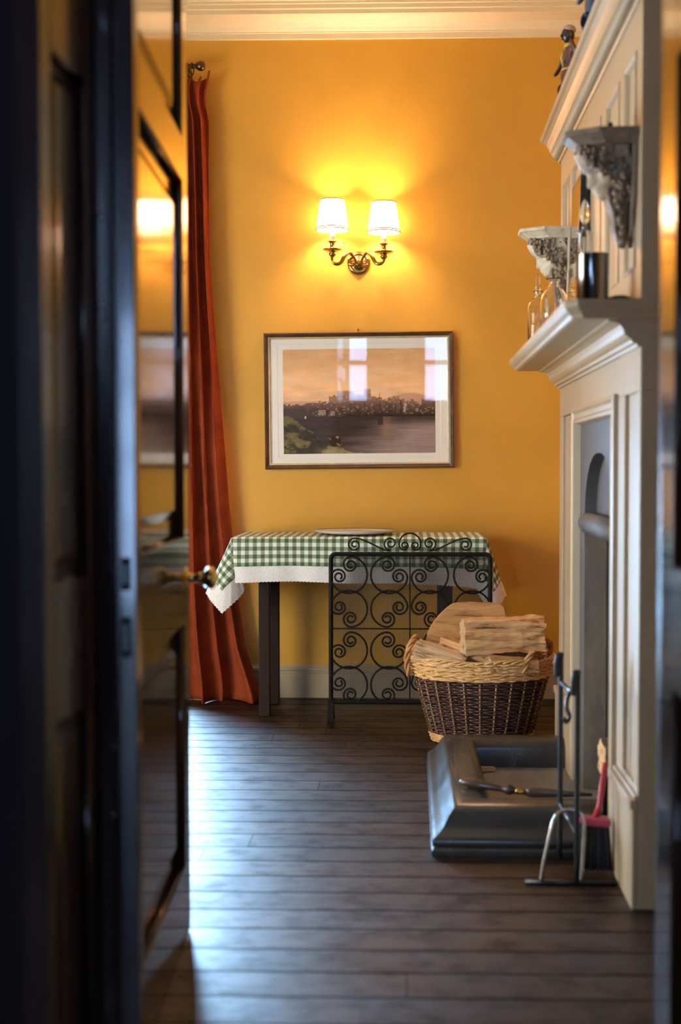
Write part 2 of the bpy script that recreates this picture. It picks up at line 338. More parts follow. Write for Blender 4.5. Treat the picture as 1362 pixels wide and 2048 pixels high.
def window(n,horiz,a0,a1,z0,z1,c,sgn,bars=(2,4)):
    """frame in plane c; horiz 'x' (wall along x) or 'y'"""
    f=MB(); t=.05
    def bx(mb,p0,p1,q0,q1,d0,d1):
        if horiz=='x': mb.box(p0,p1,min(d0,d1),max(d0,d1),q0,q1)
        else: mb.box(min(d0,d1),max(d0,d1),p0,p1,q0,q1)
    c0=c+sgn*.12; c1=c+sgn*.18
    bx(f,a0,a1,z0,z0+t,c0,c1); bx(f,a0,a1,z1-t,z1,c0,c1); bx(f,a0,a0+t,z0,z1,c0,c1); bx(f,a1-t,a1,z0,z1,c0,c1)
    zm=(z0+z1)/2; bx(f,a0,a1,zm-.03,zm+.03,c0,c1)
    for i in range(1,bars[0]):
        x=a0+(a1-a0)*i/bars[0]; bx(f,x-.012,x+.012,z0,z1,c0+sgn*.015,c1-sgn*.015)
    for j in range(1,bars[1]):
        z=z0+(z1-z0)*j/bars[1]; bx(f,a0,a1,z-.012,z+.012,c0+sgn*.015,c1-sgn*.015)
    o=struct(f,'window_%d'%n,M['wood_cream'])
    g=MB(); cm=(c0+c1)/2
    if horiz=='x': g.add([(a0,cm,z0),(a1,cm,z0),(a1,cm,z1),(a0,cm,z1)],[(0,1,2,3)])
    else: g.add([(cm,a0,z0),(cm,a1,z0),(cm,a1,z1),(cm,a0,z1)],[(0,1,2,3)])
    g.build('window_pane',M['pane'],o)
window(1,'x',wx0,wx1,wz0,wz1,YW,1,(3,5))
window(2,'y',ly0,ly1,lz0,lz1,XL,-1,(3,4))
window(3,'x',*rw[0],-4.0,-1,(2,4)); window(4,'x',*rw[1],-4.0,-1,(1,1)); window(5,'x',*rw[2],-4.0,-1,(2,2))

# cornice of the back wall (profile y,z) : projects towards the room
def cornice_poly(y,s):
    P=[(0,3.115),(.014,3.115),(.014,3.140),(.019,3.142),(.019,3.147),(.024,3.149),(.034,3.162),(.052,3.178),(.090,3.188),(.124,3.194),(.124,3.213),(.133,3.216),(.133,3.234),(.142,3.236),(.142,3.246),(.160,3.258),(.215,3.285),(.30,3.31),(.31,3.33),(.33,3.335),(.33,ZC),(0,ZC)]
    return [(y-s*a,z) for a,z in P]
struct(MB().ext(cornice_poly(YW,1),XL,XR,'X'),'trim_1',M['cream'])
c=MB().ext(cornice_poly(.64,1),3.1,5.0,'Y'); 
# the right-hand run starts above the overmantel, out of the photograph's frame
P=[(x,z) for x,z in cornice_poly(.64,1)]
# baseboard
bp_=[(0,0),(.020,0),(.020,.115),(.014,.120),(.014,.128),(.020,.131),(.020,.140),(.010,.148),(.008,.156),(0,.156)]
struct(MB().ext([(YW-a,z) for a,z in bp_],wx1,XR,'X'),'baseboard_back',M['wood_cream'])
struct(MB().ext([(XR-a,z) for a,z in bp_],4.90,YW-.021,'Y'),'baseboard_right',M['wood_cream'])
struct(MB().ext([(XL+a,z) for a,z in bp_],2.26,YW-.021,'Y'),'baseboard_left',M['wood_cream'])

# ------------------------------------------------------------------ doorway joinery
def panelled(name, A, B, z1, panels, stile, thick, side, mt, struct_=True, rec=.018, mould=.012, stile2=None):
    """vertical panelled board between ground points A (near) and B (far). side: +1 the face with panels looks to +X"""
    A=Vector((*A,0)); B=Vector((*B,0)); L=(B-A).length; u=(B-A).normalized(); n=V(u.y,-u.x,0)*side
    def W(s,d,z): return A+u*s+n*d+V(0,0,z)
    def bx(mb,s0,s1,d0,d1,z0,z1_):
        vs=[W(s,d,z) for z in (z0,z1_) for d in (d0,d1) for s in (s0,s1)]
        mb.add(vs,[(0,2,3,1),(4,5,7,6),(0,1,5,4),(2,6,7,3),(0,4,6,2),(1,3,7,5)])
    st2=stile2 or stile
    f=MB(); bx(f,0,stile,-thick,0,.004,z1); bx(f,L-st2,L,-thick,0,.004,z1)
    zs=[.004]+[q for p in panels for q in p]+[z1]
    for i in range(0,len(zs),2):
        if zs[i+1]>zs[i]: bx(f,stile,L-st2,-thick,0,zs[i],zs[i+1])
    o=f.build(name,mt,None,.002,weld=False)
    if struct_: o['kind']='structure'
    for (a,b) in panels:
        p=MB(); s0,s1=stile,L-st2
        bx(p,s0,s1,-thick+rec,-rec,a,b)
        # raised field
        m=.045 if s1-s0>.25 else .02
        q0,q1,r0,r1=s0+m,s1-m,a+m,b-m; k=.02
        vs=[W(q0,-rec,r0),W(q1,-rec,r0),W(q1,-rec,r1),W(q0,-rec,r1),W(q0+k,-rec+.007,r0+k),W(q1-k,-rec+.007,r0+k),W(q1-k,-rec+.007,r1-k),W(q0+k,-rec+.007,r1-k)]
        p.add(vs,[(0,1,5,4),(1,2,6,5),(2,3,7,6),(3,0,4,7),(4,5,6,7)])
        # bead round the recess
        for (x0,y0,x1,y1) in ((s0,a,s1,a),(s1,a,s1,b),(s1,b,s0,b),(s0,b,s0,a)):
            p.tube([W(x0,-rec*.55,y0),W(x1,-rec*.55,y1)],mould*.6,6)
        p.build('door_panel',mt,o,weld=False)
    return o
PAN=[(.18,.74),(.94,1.75),(1.85,2.42)]
# inner door leaf standing open into the yellow room
d1=panelled('door_1',(-.486,2.27),(-.521,3.045),2.55,PAN,.085,.045,1,M['mahog'])
# brass knob
k0=V(-.520,2.985,.845)
kb=MB(); kb.lathe([(.0,.0),(.026,.0),(.027,.003),(.022,.006),(.012,.008),(.010,.018),(.0095,.030),(.014,.034),(.014,.037),(.011,.040),(.018,.046),(.025,.054),(.0265,.060),(.024,.067),(.015,.073),(.0,.075)],k0,'X',28)
kn=kb.build('door_knob',M['brass_pol'],d1)
# panelled lining of the thick wall, left of the doorway
l=panelled('door_2',(-.556,1.955),(-.532,2.205),2.6,[(.14,.70),(.92,1.74),(1.86,2.45)],.045,.04,1,M['mahog_dull'],rec=.014,mould=.01)
# jamb post with strike plates
j=MB(); j.box(-.560,-.507,2.212,2.262,0,2.6); j.box(-.507,-.471,2.222,2.262,0,2.6)
jo=struct(j,'trim_2',M['mahog_dull'],bevel=.002)
for z0,z1 in ((.888,.945),(.772,.842)):
    p=MB(); p.box(-.498,-.481,2.2185,2.223,z0,z1); p.box(-.493,-.486,2.217,2.2195,z0+.012,z1-.012,1); p.build('strike_plate',[M['iron'],M['black']],jo)
p=MB(); p.box(-.512,-.508,2.214,2.2215,.05,.16); p.build('flush_bolt',M['steel_bright'],jo)
for z in (.50,.62):
    p=MB(); p.ball((-.510,2.214,z),.004,10,6); p.build('screw_head',M['steel_bright'],jo)
# architrave facing the passage
def arch(name,x0,x1,s):
    a=MB(); y=1.98
    P=[(0,0),(0,-.018),(.004,-.022),(.026,-.022),(.030,-.018),(.10,-.016),(.104,-.024),(.110,-.028),(.155,-.028),(.16,-.02),(.16,0)]
    a.ext([(x0+s*p,y+q) for p,q in P],0,2.75,'Z'); return struct(a,name,M['arch'])
arch('trim_3',-.558,0,-1); arch('trim_4',.525,0,1)
# right-hand leaf, folded back towards the camera
d3=panelled('door_3',(.423,1.42),(.423,2.20),2.55,PAN,.10,.045,-1,M['mahog'])
p=MB(); p.box(.43,.52,2.205,2.262,0,2.6); struct(p,'trim_5',M['mahog_dull'])

# ------------------------------------------------------------------ chimneypiece
FX=.565; Y0,Y1=3.215,4.93
cp=thing('chimneypiece','tall cream painted wooden chimneypiece with moulded shelf and panelled overmantel','fireplace')
WC=M['wood_cream']
def sunk(mb,y0,y1,z0,z1,holes,x=FX,depth=.02,back=.64):
    """board facing -X between y0..y1,z0..z1 with sunk rectangles"""
    ys=sorted({y0,y1,*[h[0] for h in holes],*[h[1] for h in holes]}); zs=sorted({z0,z1,*[h[2] for h in holes],*[h[3] for h in holes]})
    for i in range(len(ys)-1):
        for j_ in range(len(zs)-1):
            ym=(ys[i]+ys[i+1])/2; zm=(zs[j_]+zs[j_+1])/2
            inn=any(h[0]<ym<h[1] and h[2]<zm<h[3] for h in holes)
            mb.box(x+(depth if inn else 0),back,ys[i],ys[i+1],zs[j_],zs[j_+1])
def frame_mould(mb,y0,y1,z0,z1,prof,x=FX):
    """mitred picture-frame moulding; prof: (inset, projection)"""
    n=len(prof); vs=[]
    for (a,d) in prof:
        for (y,z) in ((y0+a,z0+a),(y1-a,z0+a),(y1-a,z1-a),(y0+a,z1-a)): vs.append((x-d,y,z))
    fs=[]
    for i in range(n-1):
        for k in range(4): l=(k+1)%4; fs.append((i*4+k,i*4+l,(i+1)*4+l,(i+1)*4+k))
    mb.add(vs,fs)
# pilasters
p=MB(); sunk(p,Y0,3.56,.0,1.40,[(3.275,3.45,.30,1.29)],depth=.011); 
p.box(FX-.014,FX,Y0,3.57,0,.25); p.box(FX-.020,FX,Y0,3.57,.25,.275); p.box(FX-.008,FX,Y0,3.565,.275,.285)
p.build('pilaster',WC,cp,.003,weld=False)
p=MB(); sunk(p,4.47,Y1,.0,1.40,[(4.56,4.84,.30,1.29)],depth=.011); p.box(FX-.014,FX,4.46,Y1,0,.25); p.box(FX-.020,FX,4.46,Y1,.25,.275)
p.build('pilaster',WC,cp,.003,weld=False)
p=MB(); p.box(FX+.002,.64,3.56,4.47,1.29,1.40); p.build('frieze',WC,cp,weld=False)
# bolection around the stone
p=MB(); oy0,oy1,oz=3.56,4.47,1.30
for prof_ in ([(0,0),(0,.012),(.012,.016),(.02,.008),(.035,.006),(.042,.014),(.052,.012),(.058,-.01),(.058,-.02)],):
    n=len(prof_)
    def ring(a,d): return [(FX-d,oy0+a,0),(FX-d,oy0+a,oz-a),(FX-d,oy1-a,oz-a),(FX-d,oy1-a,0)]
    vs=[q for (a,d) in prof_ for q in ring(a,d)]
    p.add(vs,[(i*4+k,i*4+k+1,(i+1)*4+k+1,(i+1)*4+k) for i in range(n-1) for k in range(3)])
p.build('opening_moulding',WC,cp)
# bed moulding and shelf (profile x,z)
bed=[(FX,1.396),(FX-.008,1.396),(FX-.010,1.404),(FX-.020,1.406),(FX-.022,1.414),(FX-.032,1.420),(FX-.040,1.428),(FX-.044,1.440),(FX-.050,1.450),(FX-.062,1.456),(FX-.078,1.459),(FX-.082,1.463),(FX,1.463)]
MB().ext([(x,z) for x,z in bed]+[(.66,1.463),(.66,1.396)],Y0,Y1,'Y').build('bed_moulding',WC,cp)
sh=[(.030,1.463),(.022,1.466),(.018,1.474),(.008,1.482),(.002,1.490),(.0,1.500),(.003,1.508)]
s_=MB(); XS=.375
# shelf body swept along near end, front, far end with mitres
ring=[]
for (a,z) in sh: ring.append([(XS+a,Y1+.03-a,z),(XS+a,Y0-.045+a,z)])
vs=[];
for (a,z) in sh: vs+= [(.645,Y1+.03-a,z),(XS+a,Y1+.03-a,z),(XS+.035+a,Y0-.045+a,z) if False else (XS+a,Y0-.02+a,z),(XS+.03+a*.7,Y0-.045+a,z),(.70,Y0-.045+a,z)]
n=len(sh); w5=5
s_.add(vs,[(i*w5+k,i*w5+k+1,(i+1)*w5+k+1,(i+1)*w5+k) for i in range(n-1) for k in range(w5-1)])
s_.add(vs,[tuple(range(w5)),tuple((n-1)*w5+k for k in range(w5-1,-1,-1))])
s_.build('mantel_shelf',WC,cp)
# overmantel with sunk panels
p=MB(); oh=[(3.30,3.475,1.60,2.14),(3.56,3.80,1.60,2.14),(3.90,4.24,1.60,2.14),(4.34,4.58,1.60,2.14),(4.67,4.85,1.60,2.14)]
sunk(p,Y0,Y1,1.508,2.26,oh,depth=.009)
p.build('overmantel',WC,cp,weld=False)
for h in oh:
    q=MB(); frame_mould(q,*h,[(0,0),(0,.003),(.006,.004),(.010,0),(.014,-.0085)])
    q.build('panel_moulding',WC,cp)
# crown: profile x offset from FX
cr_=[(0,2.245),(.006,2.245),(.009,2.250),(.011,2.256),(.034,2.280),(.038,2.281),(.040,2.288),(.045,2.300),(.053,2.313),(.064,2.321),(.073,2.324),(.074,2.329),(.078,2.332),(.076,2.338),(0,2.338)]
MB().ext([(FX-a,z) for a,z in cr_]+[(.645,2.338),(.645,2.245)],Y0,Y1+.03,'Y').build('crown_moulding',WC,cp)
p=MB(); y=Y0+.005; 
while y<Y1+.02:
    p.tube([(FX-.012,y+.003,2.2545),(FX-.035,y+.003,2.279)],.0036,8); y+=.0096
o=p.build('dentil_band',WC,cp,weld=False)

# stone insert
ins=MB(); sx=.577
# arch outline helper (y,z)
ac=4.005; hw=.30; zs_=.955; zap=1.145
def archpts(n=12):
    L_=[]
    for i in range(n+1):
        t=i/n; L_.append((ac+hw*math.cos(t*PI/2)**.85*1.0, zs_+(zap-zs_)*math.sin(t*PI/2)))
    R_=[(2*ac-y,z) for y,z in L_[::-1]][1:]
    return L_+R_
ap=archpts()
# slab face with arched cut: strips from arch points up to top edge
top=1.262; e0,e1=3.60,4.43
zt=[(min(max(e0+(e1-e0)*(1-i/(len(ap)-1)),e0),e1),top) for i in range(len(ap))]
vs=[(sx,y,z) for y,z in ap]+[(sx,y,z) for y,z in zt]; n=len(ap)
ins.add(vs,[(i,i+1,n+i+1,n+i) for i in range(n-1)])
ins.add([(sx,y,z) for y,z in ap]+[(sx+.04,y,z) for y,z in ap],[(i,i+1,n+i+1,n+i) for i in range(n-1)])
ins.box(sx,.66,ac+hw,e1,.0,zs_); ins.box(sx,.66,e0,ac-hw,.0,zs_)
ins.add([(sx,e1,zs_),(sx,ac+hw,zs_),(sx,e1,top)],[(0,1,2)]); ins.add([(sx,e0,zs_),(sx,ac-hw,zs_),(sx,e0,top)],[(0,1,2)])
ins.box(sx+.038,.66,e0,e1,.92,top)
ins.build('stone_insert',M['insert'],cp,weld=False)
p=MB(); r_=.035
p.tube([(sx+.012,e0+.01,.918),(sx+.012,4.30,.918)],[r_,r_],20); p.ball((sx+.012,4.30,.918),r_,20,12)
p.box(sx+.012,.64,e0,4.32,.885,.95)
p.build('roll_lintel',M['insert'],cp,weld=False)
p=MB() # splayed firebox
p.add([(sx+.0,4.30,0),(.64,4.27,0),(.64,4.27,.9),(sx,4.30,.9)],[(0,1,2,3)])
p.box(.64,.66,4.255,4.30,0,.9)
p.add([(.66,4.255,0),(1.0,4.10,0),(1.0,4.10,.9),(.66,4.255,.9), (1.0,3.75,0),(1.0,3.75,.9),(.60,3.705,0),(.60,3.705,.9)],[(0,1,2,3),(1,4,5,2),(4,6,7,5),(3,2,5,7)])
p.build('firebox',M['soot'],cp,weld=False)

# hearth slab and kerb
KX=.065; KY0,KY1=3.64,4.77
MB().box(KX+.12,1.0,KY0+.12,KY1-.1,0,.035).build('hearth_slab',M['hearth'],None,.004,label='worn grey stone hearth slab inside the slate kerb',category='hearth')
kp=[(0,0),(-.0,.0),(-.003,.008),(-.003,.018),(.002,.024),(.007,.027),(.001,.031),(-.002,.038),(-.001,.045),(.003,.052),(.012,.059),(.022,.067),(.032,.079),(.040,.092),(.047,.106),(.056,.119),(.069,.129),(.086,.134),(.105,.135),(.135,.134),(.155,.129),(.168,.118),(.174,.10),(.176,.0)]
kb=MB(); xe=FX-.016; vs=[]
for (a,z) in kp: vs+=[(xe,KY1-a,z),(KX+a,KY1-a,z),(KX+a,KY0+a,z),(xe,KY0+a,z)]
n=len(kp); kb.add(vs,[(i*4+k,i*4+k+1,(i+1)*4+k+1,(i+1)*4+k) for i in range(n-1) for k in range(3)],0,True)
ko=kb.build('hearth_kerb',M['stone'],None,label='low slate hearth kerb with ogee moulded edge below the fireplace',category='hearth kerb')
for pl in ko.data.polygons: pl.use_smooth=True
md=ko.modifiers.new('es','EDGE_SPLIT'); md.split_angle=.6

# ------------------------------------------------------------------ curtain and pole
def lerp_tab(T,z):
    for i in range(len(T)-1):
        a,b=T[i],T[i+1]
        if (a[0]-z)*(b[0]-z)<=0:
            t=(z-a[0])/(b[0]-a[0]) if b[0]!=a[0] else 0; return a[1]+(b[1]-a[1])*t
    return T[0][1] if abs(z-T[0][0])<abs(z-T[-1][0]) else T[-1][1]
ct=thing('curtain','floor length rust red velvet curtain hanging beside the window by the back wall','curtain')
edge=[(2.93,-.930),(2.90,-.942),(2.865,-.960),(2.79,-.962),(2.72,-.946),(2.1,-.94),(1.85,-.925),(1.6,-.905),(1.3,-.885),(.95,-.86),(.80,-.845),(.5,-.815),(.25,-.775),(.06,-.715),(.0,-.705)]
left=[(2.93,-1.16),(2.7,-1.13),(1.0,-1.10),(0,-1.11)]
cm=MB(); NU,NV=220,120; vs=[]
for j in range(NV+1):
    z=2.90*(1-j/NV)+.004; ea=lerp_tab(edge,z); eb=lerp_tab(left,z)
    g=j/NV
    for i in range(NU+1):
        u=i/NU
        wv=.040*(.55+.6*g)
        ph=u*4.2+.35*math.sin(g*2.2+u*2)+.15*math.sin(g*7)
        a=math.sin(2*PI*ph); a=math.copysign(abs(a)**.75,a)
        x=ea+(eb-ea)*u + .012*math.cos(2*PI*ph)*(1 if 0<u<1 else .3)
        y=6.085+wv*a*.8+.010*math.sin(u*31+g*5)
        if z<.30:
            q=(.30-z)/.30; y-=.04*q*q*(1+math.sin(u*13)); x+=.02*q*q*math.sin(u*9+1)
        if z>2.72: # pinch pleats
            q=(z-2.72)/.18; y=y*(1-q*.4)+(6.075)*q*.4+.012*math.sin(u*44)*q
        zz=z
        if j==0: zz=z+.012*math.sin(u*44)+(.035 if u<.03 else 0)
        y=min(y,6.172)
        vs.append((x,y,max(zz,.004)))
cm.add(vs,[(j*(NU+1)+i,j*(NU+1)+i+1,(j+1)*(NU+1)+i+1,(j+1)*(NU+1)+i) for j in range(NV) for i in range(NU)],0,True)
co=cm.build('drape',M['velvet'],ct,weld=False)
md=co.modifiers.new('s','SOLIDIFY'); md.thickness=.004
pl=thing('curtain_pole','dark bronze curtain pole with ball finial above the red curtain','curtain pole')
PZ,PY=2.962,6.075
MB().tube([(-3.0,PY,PZ),(-.995,PY,PZ)],.011,14).build('pole',M['brass_dark'],pl)
MB().lathe([(0,-.028),(.012,-.026),(.012,-.018),(.008,-.014),(.015,-.008),(.0215,.004),(.023,.012),(.0215,.022),(.015,.031),(.0,.035)],(-.985,PY,PZ),'X',20).build('finial',M['brass_dark'],pl)
p=MB(); p.tube(catmull([(-1.06,YW-.001,PZ-.01),(-1.06,6.12,PZ-.03),(-1.06,PY,PZ-.024),(-1.06,PY-.02,PZ),(-1.06,PY,PZ+.018)]),.006,8); p.lathe([(0,0),(.03,0),(.03,.006),(0,.008)],(-1.06,YW,PZ-.01),'-Y',18)
p.tube([(-1.075,PY,PZ),(-1.045,PY,PZ)],.02,14)
p.build('bracket',M['brass_dark'],pl)
for x in (-1.012,-1.035,-1.085,-1.13,-1.17):
    p=MB(); p.tube([(x+.004*math.sin(a),PY+.020*math.sin(a),PZ-.012+.026*math.cos(a)) for a in [2*PI*k/20 for k in range(20)]],.0032,6,closed=True)
    p.tube([(x,PY,PZ-.038),(x,PY-.006,PZ-.06)],.002,6)
    p.build('curtain_ring',M['brass_dark'],pl)

# ------------------------------------------------------------------ wall sconce
SX,SZ=-.243,2.066; SY=YW
sn=thing('wall_sconce','twin arm brass wall sconce with two lit white shades above the picture','wall lamp')
MB().lathe([(0,.030),(.012,.029),(.020,.024),(.024,.018),(.032,.016),(.036,.010),(.040,.014),(.046,.013),(.052,.008),(.056,.004),(.056,0),(0,0)],(SX,SY,SZ),'-Y',40).build('backplate',M['brass'],sn)
for s,zt in ((-1,.012),(1,0)):
    cx=SX+s*.120; cy=SY-.105; zb=SZ+.030+zt
    a=MB(); 
    pts=catmull([(SX+s*.008,SY-.028,SZ-.004),(SX+s*.022,SY-.045,SZ+.022),(SX+s*.042,SY-.066,SZ+.040),(SX+s*.062,SY-.085,SZ+.022),(SX+s*.082,SY-.097,SZ-.012),(SX+s*.104,SY-.104,SZ-.018),(cx,cy,SZ-.002),(cx,cy,zb)],8)
    a.tube(pts,[.006+.003*math.sin(PI*i/(len(pts)-1)) for i in range(len(pts))],10)
    # scroll ball near the plate
    a.tube(catmull([(SX+s*.022,SY-.045,SZ+.022),(SX+s*.045,SY-.05,SZ+.012),(SX+s*.046,SY-.05,SZ-.012),(SX+s*.028,SY-.048,SZ-.016),(SX+s*.026,SY-.048,SZ-.002)],6),.0055,8)
    ar=a.build('arm',M['brass'],sn)
    b_=MB(); b_.lathe([(0,-.030),(.010,-.028),(.016,-.020),(.018,-.012),(.012,-.008),(.020,-.004),(.034,.0),(.044,.004),(.045,.008),(.020,.008),(.012,.012),(.010,.024),(.012,.036),(.016,.040),(.022,.042),(.022,.045),(.008,.046)],(cx,cy,zb),'Z',28)
    b_.build('drip_pan',M['brass'],sn)
    MB().lathe([(.0105,.045),(.0105,.062),(.013,.064),(.013,.072),(.010,.076),(.010,.098),(.0,.099)],(cx,cy,zb),'Z',18).build('candle_tube',M['candle'],sn)
    MB().lathe([(.0,.100),(.008,.102),(.015,.118),(.016,.135),(.010,.160),(.0,.178)],(cx,cy,zb),'Z',16).build('bulb',M['bulb'],sn)
    h0,h1=.094,.236
    shd=MB(); r0,r1=.0745,.056
    vs=[];n=40
    for (r,h) in ((r0,h0),(r1,h1)):
        for k in range(n): vs.append((cx+r*math.cos(2*PI*k/n),cy+r*math.sin(2*PI*k/n),zb+h))
    shd.add(vs,[(k,(k+1)%n,n+(k+1)%n,n+k) for k in range(n)],0,True)
    so=shd.build('lamp_shade',M['shade'],sn)
    for (r,h) in ((r0+.0012,h0+.003),(r0-.0002,h0+.011),(r1+.0012,h1-.002)):
        t=MB(); t.tube([(cx+r*math.cos(2*PI*k/n),cy+r*math.sin(2*PI*k/n),zb+h) for k in range(n)],.0026,6,closed=True); t.build('shade_trim',M['trim_gold'],so)
    c_=MB(); 
    for k in range(3):
        an=2*PI*k/3; c_.tube([(cx+.009*math.cos(an),cy+.009*math.sin(an),zb+.098),(cx+r1*.97*math.cos(an),cy+r1*.97*math.sin(an),zb+h1-.01)],.0009,5)
    c_.build('shade_carrier',M['brass'],so)
    ld=bpy.data.lights.new('sconce_bulb_light','POINT'); ld.energy=27.0; ld.color=(1,.67,.50); ld.shadow_soft_size=.036
    lo=bpy.data.objects.new('sconce_bulb_light',ld); lo.location=(cx,cy,zb+.160); C.objects.link(lo); lo.parent=sn

# ------------------------------------------------------------------ picture
PX,PZ_=-.243,1.417
pic=thing('framed_picture','large framed harbour landscape print under glass below the wall sconce','picture')
pic.location=(PX,YW,PZ_); pic.rotation_euler=(0,math.radians(-.55),0)
W2,H2=.4475,.322
def frm(mb,w,h,prof):
    n=len(prof);vs=[]
    for (a,d) in prof:
        for (x,z) in ((-w+a,-h+a),(w-a,-h+a),(w-a,h-a),(-w+a,h-a)): vs.append((x,-d,z))
    mb.add(vs,[(i*4+k,i*4+(k+1)%4,(i+1)*4+(k+1)%4,(i+1)*4+k) for i in range(n-1) for k in range(4)])
f=MB(); frm(f,W2,H2,[(0,.002),(0,.028),(.003,.032),(.008,.031),(.014,.024),(.020,.022),(.020,.012)]); f.build('frame',M['frame_wood'],pic)
f=MB(); frm(f,W2-.020,H2-.020,[(0,.012),(0,.021),(.004,.0215),(.007,.016),(.008,.010)]); f.build('gilt_slip',M['gilt'],pic)
f=MB(); a0,a1,b0,b1=-W2+.026,W2-.026,-H2+.026,H2-.026
# mount with bevelled window
c0,c1,d0,d1=-.360,.362,-.250,.246
vs=[(a0,-.010,b0),(a1,-.010,b0),(a1,-.010,b1),(a0,-.010,b1),(c0-.026,-.010,d0-.02),(c1+.026,-.010,d0-.02),(c1+.026,-.010,d1+.026),(c0-.026,-.010,d1+.026)]
f.add(vs,[(0,1,5,4),(1,2,6,5),(2,3,7,6),(3,0,4,7)]); 
vs=[(c0-.026,-.010,d0-.02),(c1+.026,-.010,d0-.02),(c1+.026,-.010,d1+.026),(c0-.026,-.010,d1+.026),(c0-.024,-.0085,d0-.018),(c1+.024,-.0085,d0-.018),(c1+.024,-.0085,d1+.024),(c0-.024,-.0085,d1+.024)]
f.add(vs,[(0,1,5,4),(1,2,6,5),(2,3,7,6),(3,0,4,7)])
f.add([vs[4],vs[5],vs[6],vs[7],(c0,-.0085,d0),(c1,-.0085,d0),(c1,-.0085,d1),(c0,-.0085,d1)],[(0,1,5,4),(1,2,6,5),(2,3,7,6),(3,0,4,7)])
f.box(a0-.004,a1+.004,-.006,-.001,b0-.004,b1+.004)
f.build('mount',M['mount'],pic,weld=False)
def fb(x,y,o=4):
    return noise.fractal(V(x,y,3.3),.9,2.0,o)
def mixc(a,b,t): t=max(0,min(1,t)); return tuple(p+(q-p)*t for p,q in zip(a,b))
def sm(a,b,x): t=max(0,min(1,(x-a)/(b-a))); return t*t*(3-2*t)
def paint(u,v):
    n=fb(u*6,v*14); n2=fb(u*30+7,v*30)
    sky=mixc((226,180,130),(196,154,110),sm(.55,1.0,v)); sky=mixc((208,166,130),sky,sm(.50,.68,v+.04*n))
    sky=tuple(c+8*n for c in sky)
    sky=mixc(sky,(214,186,160),sm(.10,.5,fb(u*3+9,v*9))*.35)
    # distant hill on the right
    hill=.50+.07*sm(.62,.80,u)*(1-.5*sm(.85,1,u))
    c=sky
    if v<hill+.01*n: c=mixc(sky,(150,112,98),.45)
    # town skyline made of blocks
    bl=math.floor(u*64); h1=random.Random(bl).random(); bl2=math.floor(u*27+.4); h2=random.Random(bl2+99).random()
    ridge=.455+.022*h1+.035*h2*(.4+sm(.1,.35,u))+.03*sm(.22,.42,u)*(1-sm(.75,.95,u))
    if .355<u<.465: ridge=max(ridge,.600-.004*h1)
    if .30<u<.355: ridge=max(ridge,.565-.02*h1)
    if .465<u<.53: ridge=max(ridge,.565-.02*h1)
    if .53<u<.578: ridge=max(ridge,.615)
    if .578<u<.62: ridge=max(ridge,.55-.03*h2)
    if v<ridge:
        t=sm(.36,.60,v)
        c=mixc((66,50,44),(158,122,98),t); c=tuple(q+10*(h1-.5)+14*n2 for q in c)
        win=random.Random(math.floor(u*90)*131+math.floor(v*75)).random()
        if win>.86 and v>.36: c=mixc(c,(188,158,128),.45)
    if u<.25: c=mixc(c,(66,52,44),(1-sm(.38,.50,v+.02*n))*(1-sm(.12,.27,u))*.9)
    for (ux,vy,w_,h_) in ((.255,.395,.05,.05),(.325,.385,.03,.042),(.88,.41,.018,.03)):
        if abs(u-ux)<w_/2 and vy-h_/2<v<vy+h_/2: c=mixc(c,(176,152,126),.6)
    # water
    wl=.352+.003*n
    if v<wl:
        dark=(58,44,40); lt=(142,122,116)
        t=sm(.30,.85,u-.9*(v-.12)+.10*fb(u*3,v*20)); c=mixc(dark,lt,t*(1-sm(.24,.345,v)*.85))
        c=mixc(c,(150,118,92),.5*math.exp(-((u-.68)/.05)**2)*sm(.05,.2,v))
        c=tuple(q+9*fb(u*5,v*70) for q in c)
    # quay line
    if abs(v-.362)<.012 and u>.42: c=mixc(c,(46,35,32),.75)
    # masts
    for mx_,t0 in ((.472,.58),(.535,.64),(.636,.58),(.70,.53),(.738,.51),(.775,.50),(.50,.47),(.60,.5)):
        if abs(u-mx_)<.0016 and .36<v<t0: c=mixc(c,(44,30,26),.8)
        if abs(u-mx_)<.006 and .36<v<.40+.3*(t0-.36): c=mixc(c,(60,44,38),.35)
    if abs(u-.638)<.018 and .27<v<.36: c=mixc(c,(52,38,34),.7)
    if abs(u-.145)<.004 and .335<v<.36: c=(214,200,186)
    if abs(u-.80-.1*(v-.42))<.008+.03*(v-.40) and .39<v<.47: c=mixc(c,(216,200,184),.55)
    # green headland
    hd=.30*(1-sm(-.02,.36,u))+.08*(1-sm(.30,.62,u))+.03*n-.012
    if v<hd:
        g=mixc((48,40,24),(104,92,48),sm(.0,.5,fb(u*9+2,v*12+5)+.1)); g=mixc(g,(150,134,96),sm(.09,.02,v) if False else (1-sm(.02,.09,v))*sm(.18,.3,u)*.8)
        c=tuple(q+12*n2 for q in g)
    if (u-.335)**2/.0022+(v-.115)**2/.0022<1+.5*n2: c=mixc((50,36,24),(150,120,100),sm(.1,.6,n2))
    return c
pt=MB(); NX,NY=420,290; vs=[]
for j in range(NY+1):
    for i in range(NX+1): vs.append((c0+(c1-c0)*i/NX,-.0088,d0+(d1-d0)*j/NY))
pt.add(vs,[(j*(NX+1)+i,j*(NX+1)+i+1,(j+1)*(NX+1)+i+1,(j+1)*(NX+1)+i) for j in range(NY) for i in range(NX)])
m,nt,b=newmat('printed_landscape'); at=nt.nodes.new('ShaderNodeAttribute'); at.attribute_name='print'; nt.links.new(at.outputs['Color'],b.inputs['Base Color']); b.inputs['Roughness'].default_value=.7; b.inputs['Specular IOR Level'].default_value=.2
me=bpy.data.meshes.new('print'); me.from_pydata(pt.v,[],pt.f); me.materials.append(m)
ca=me.color_attributes.new('print','FLOAT_COLOR','POINT'); buf=[]
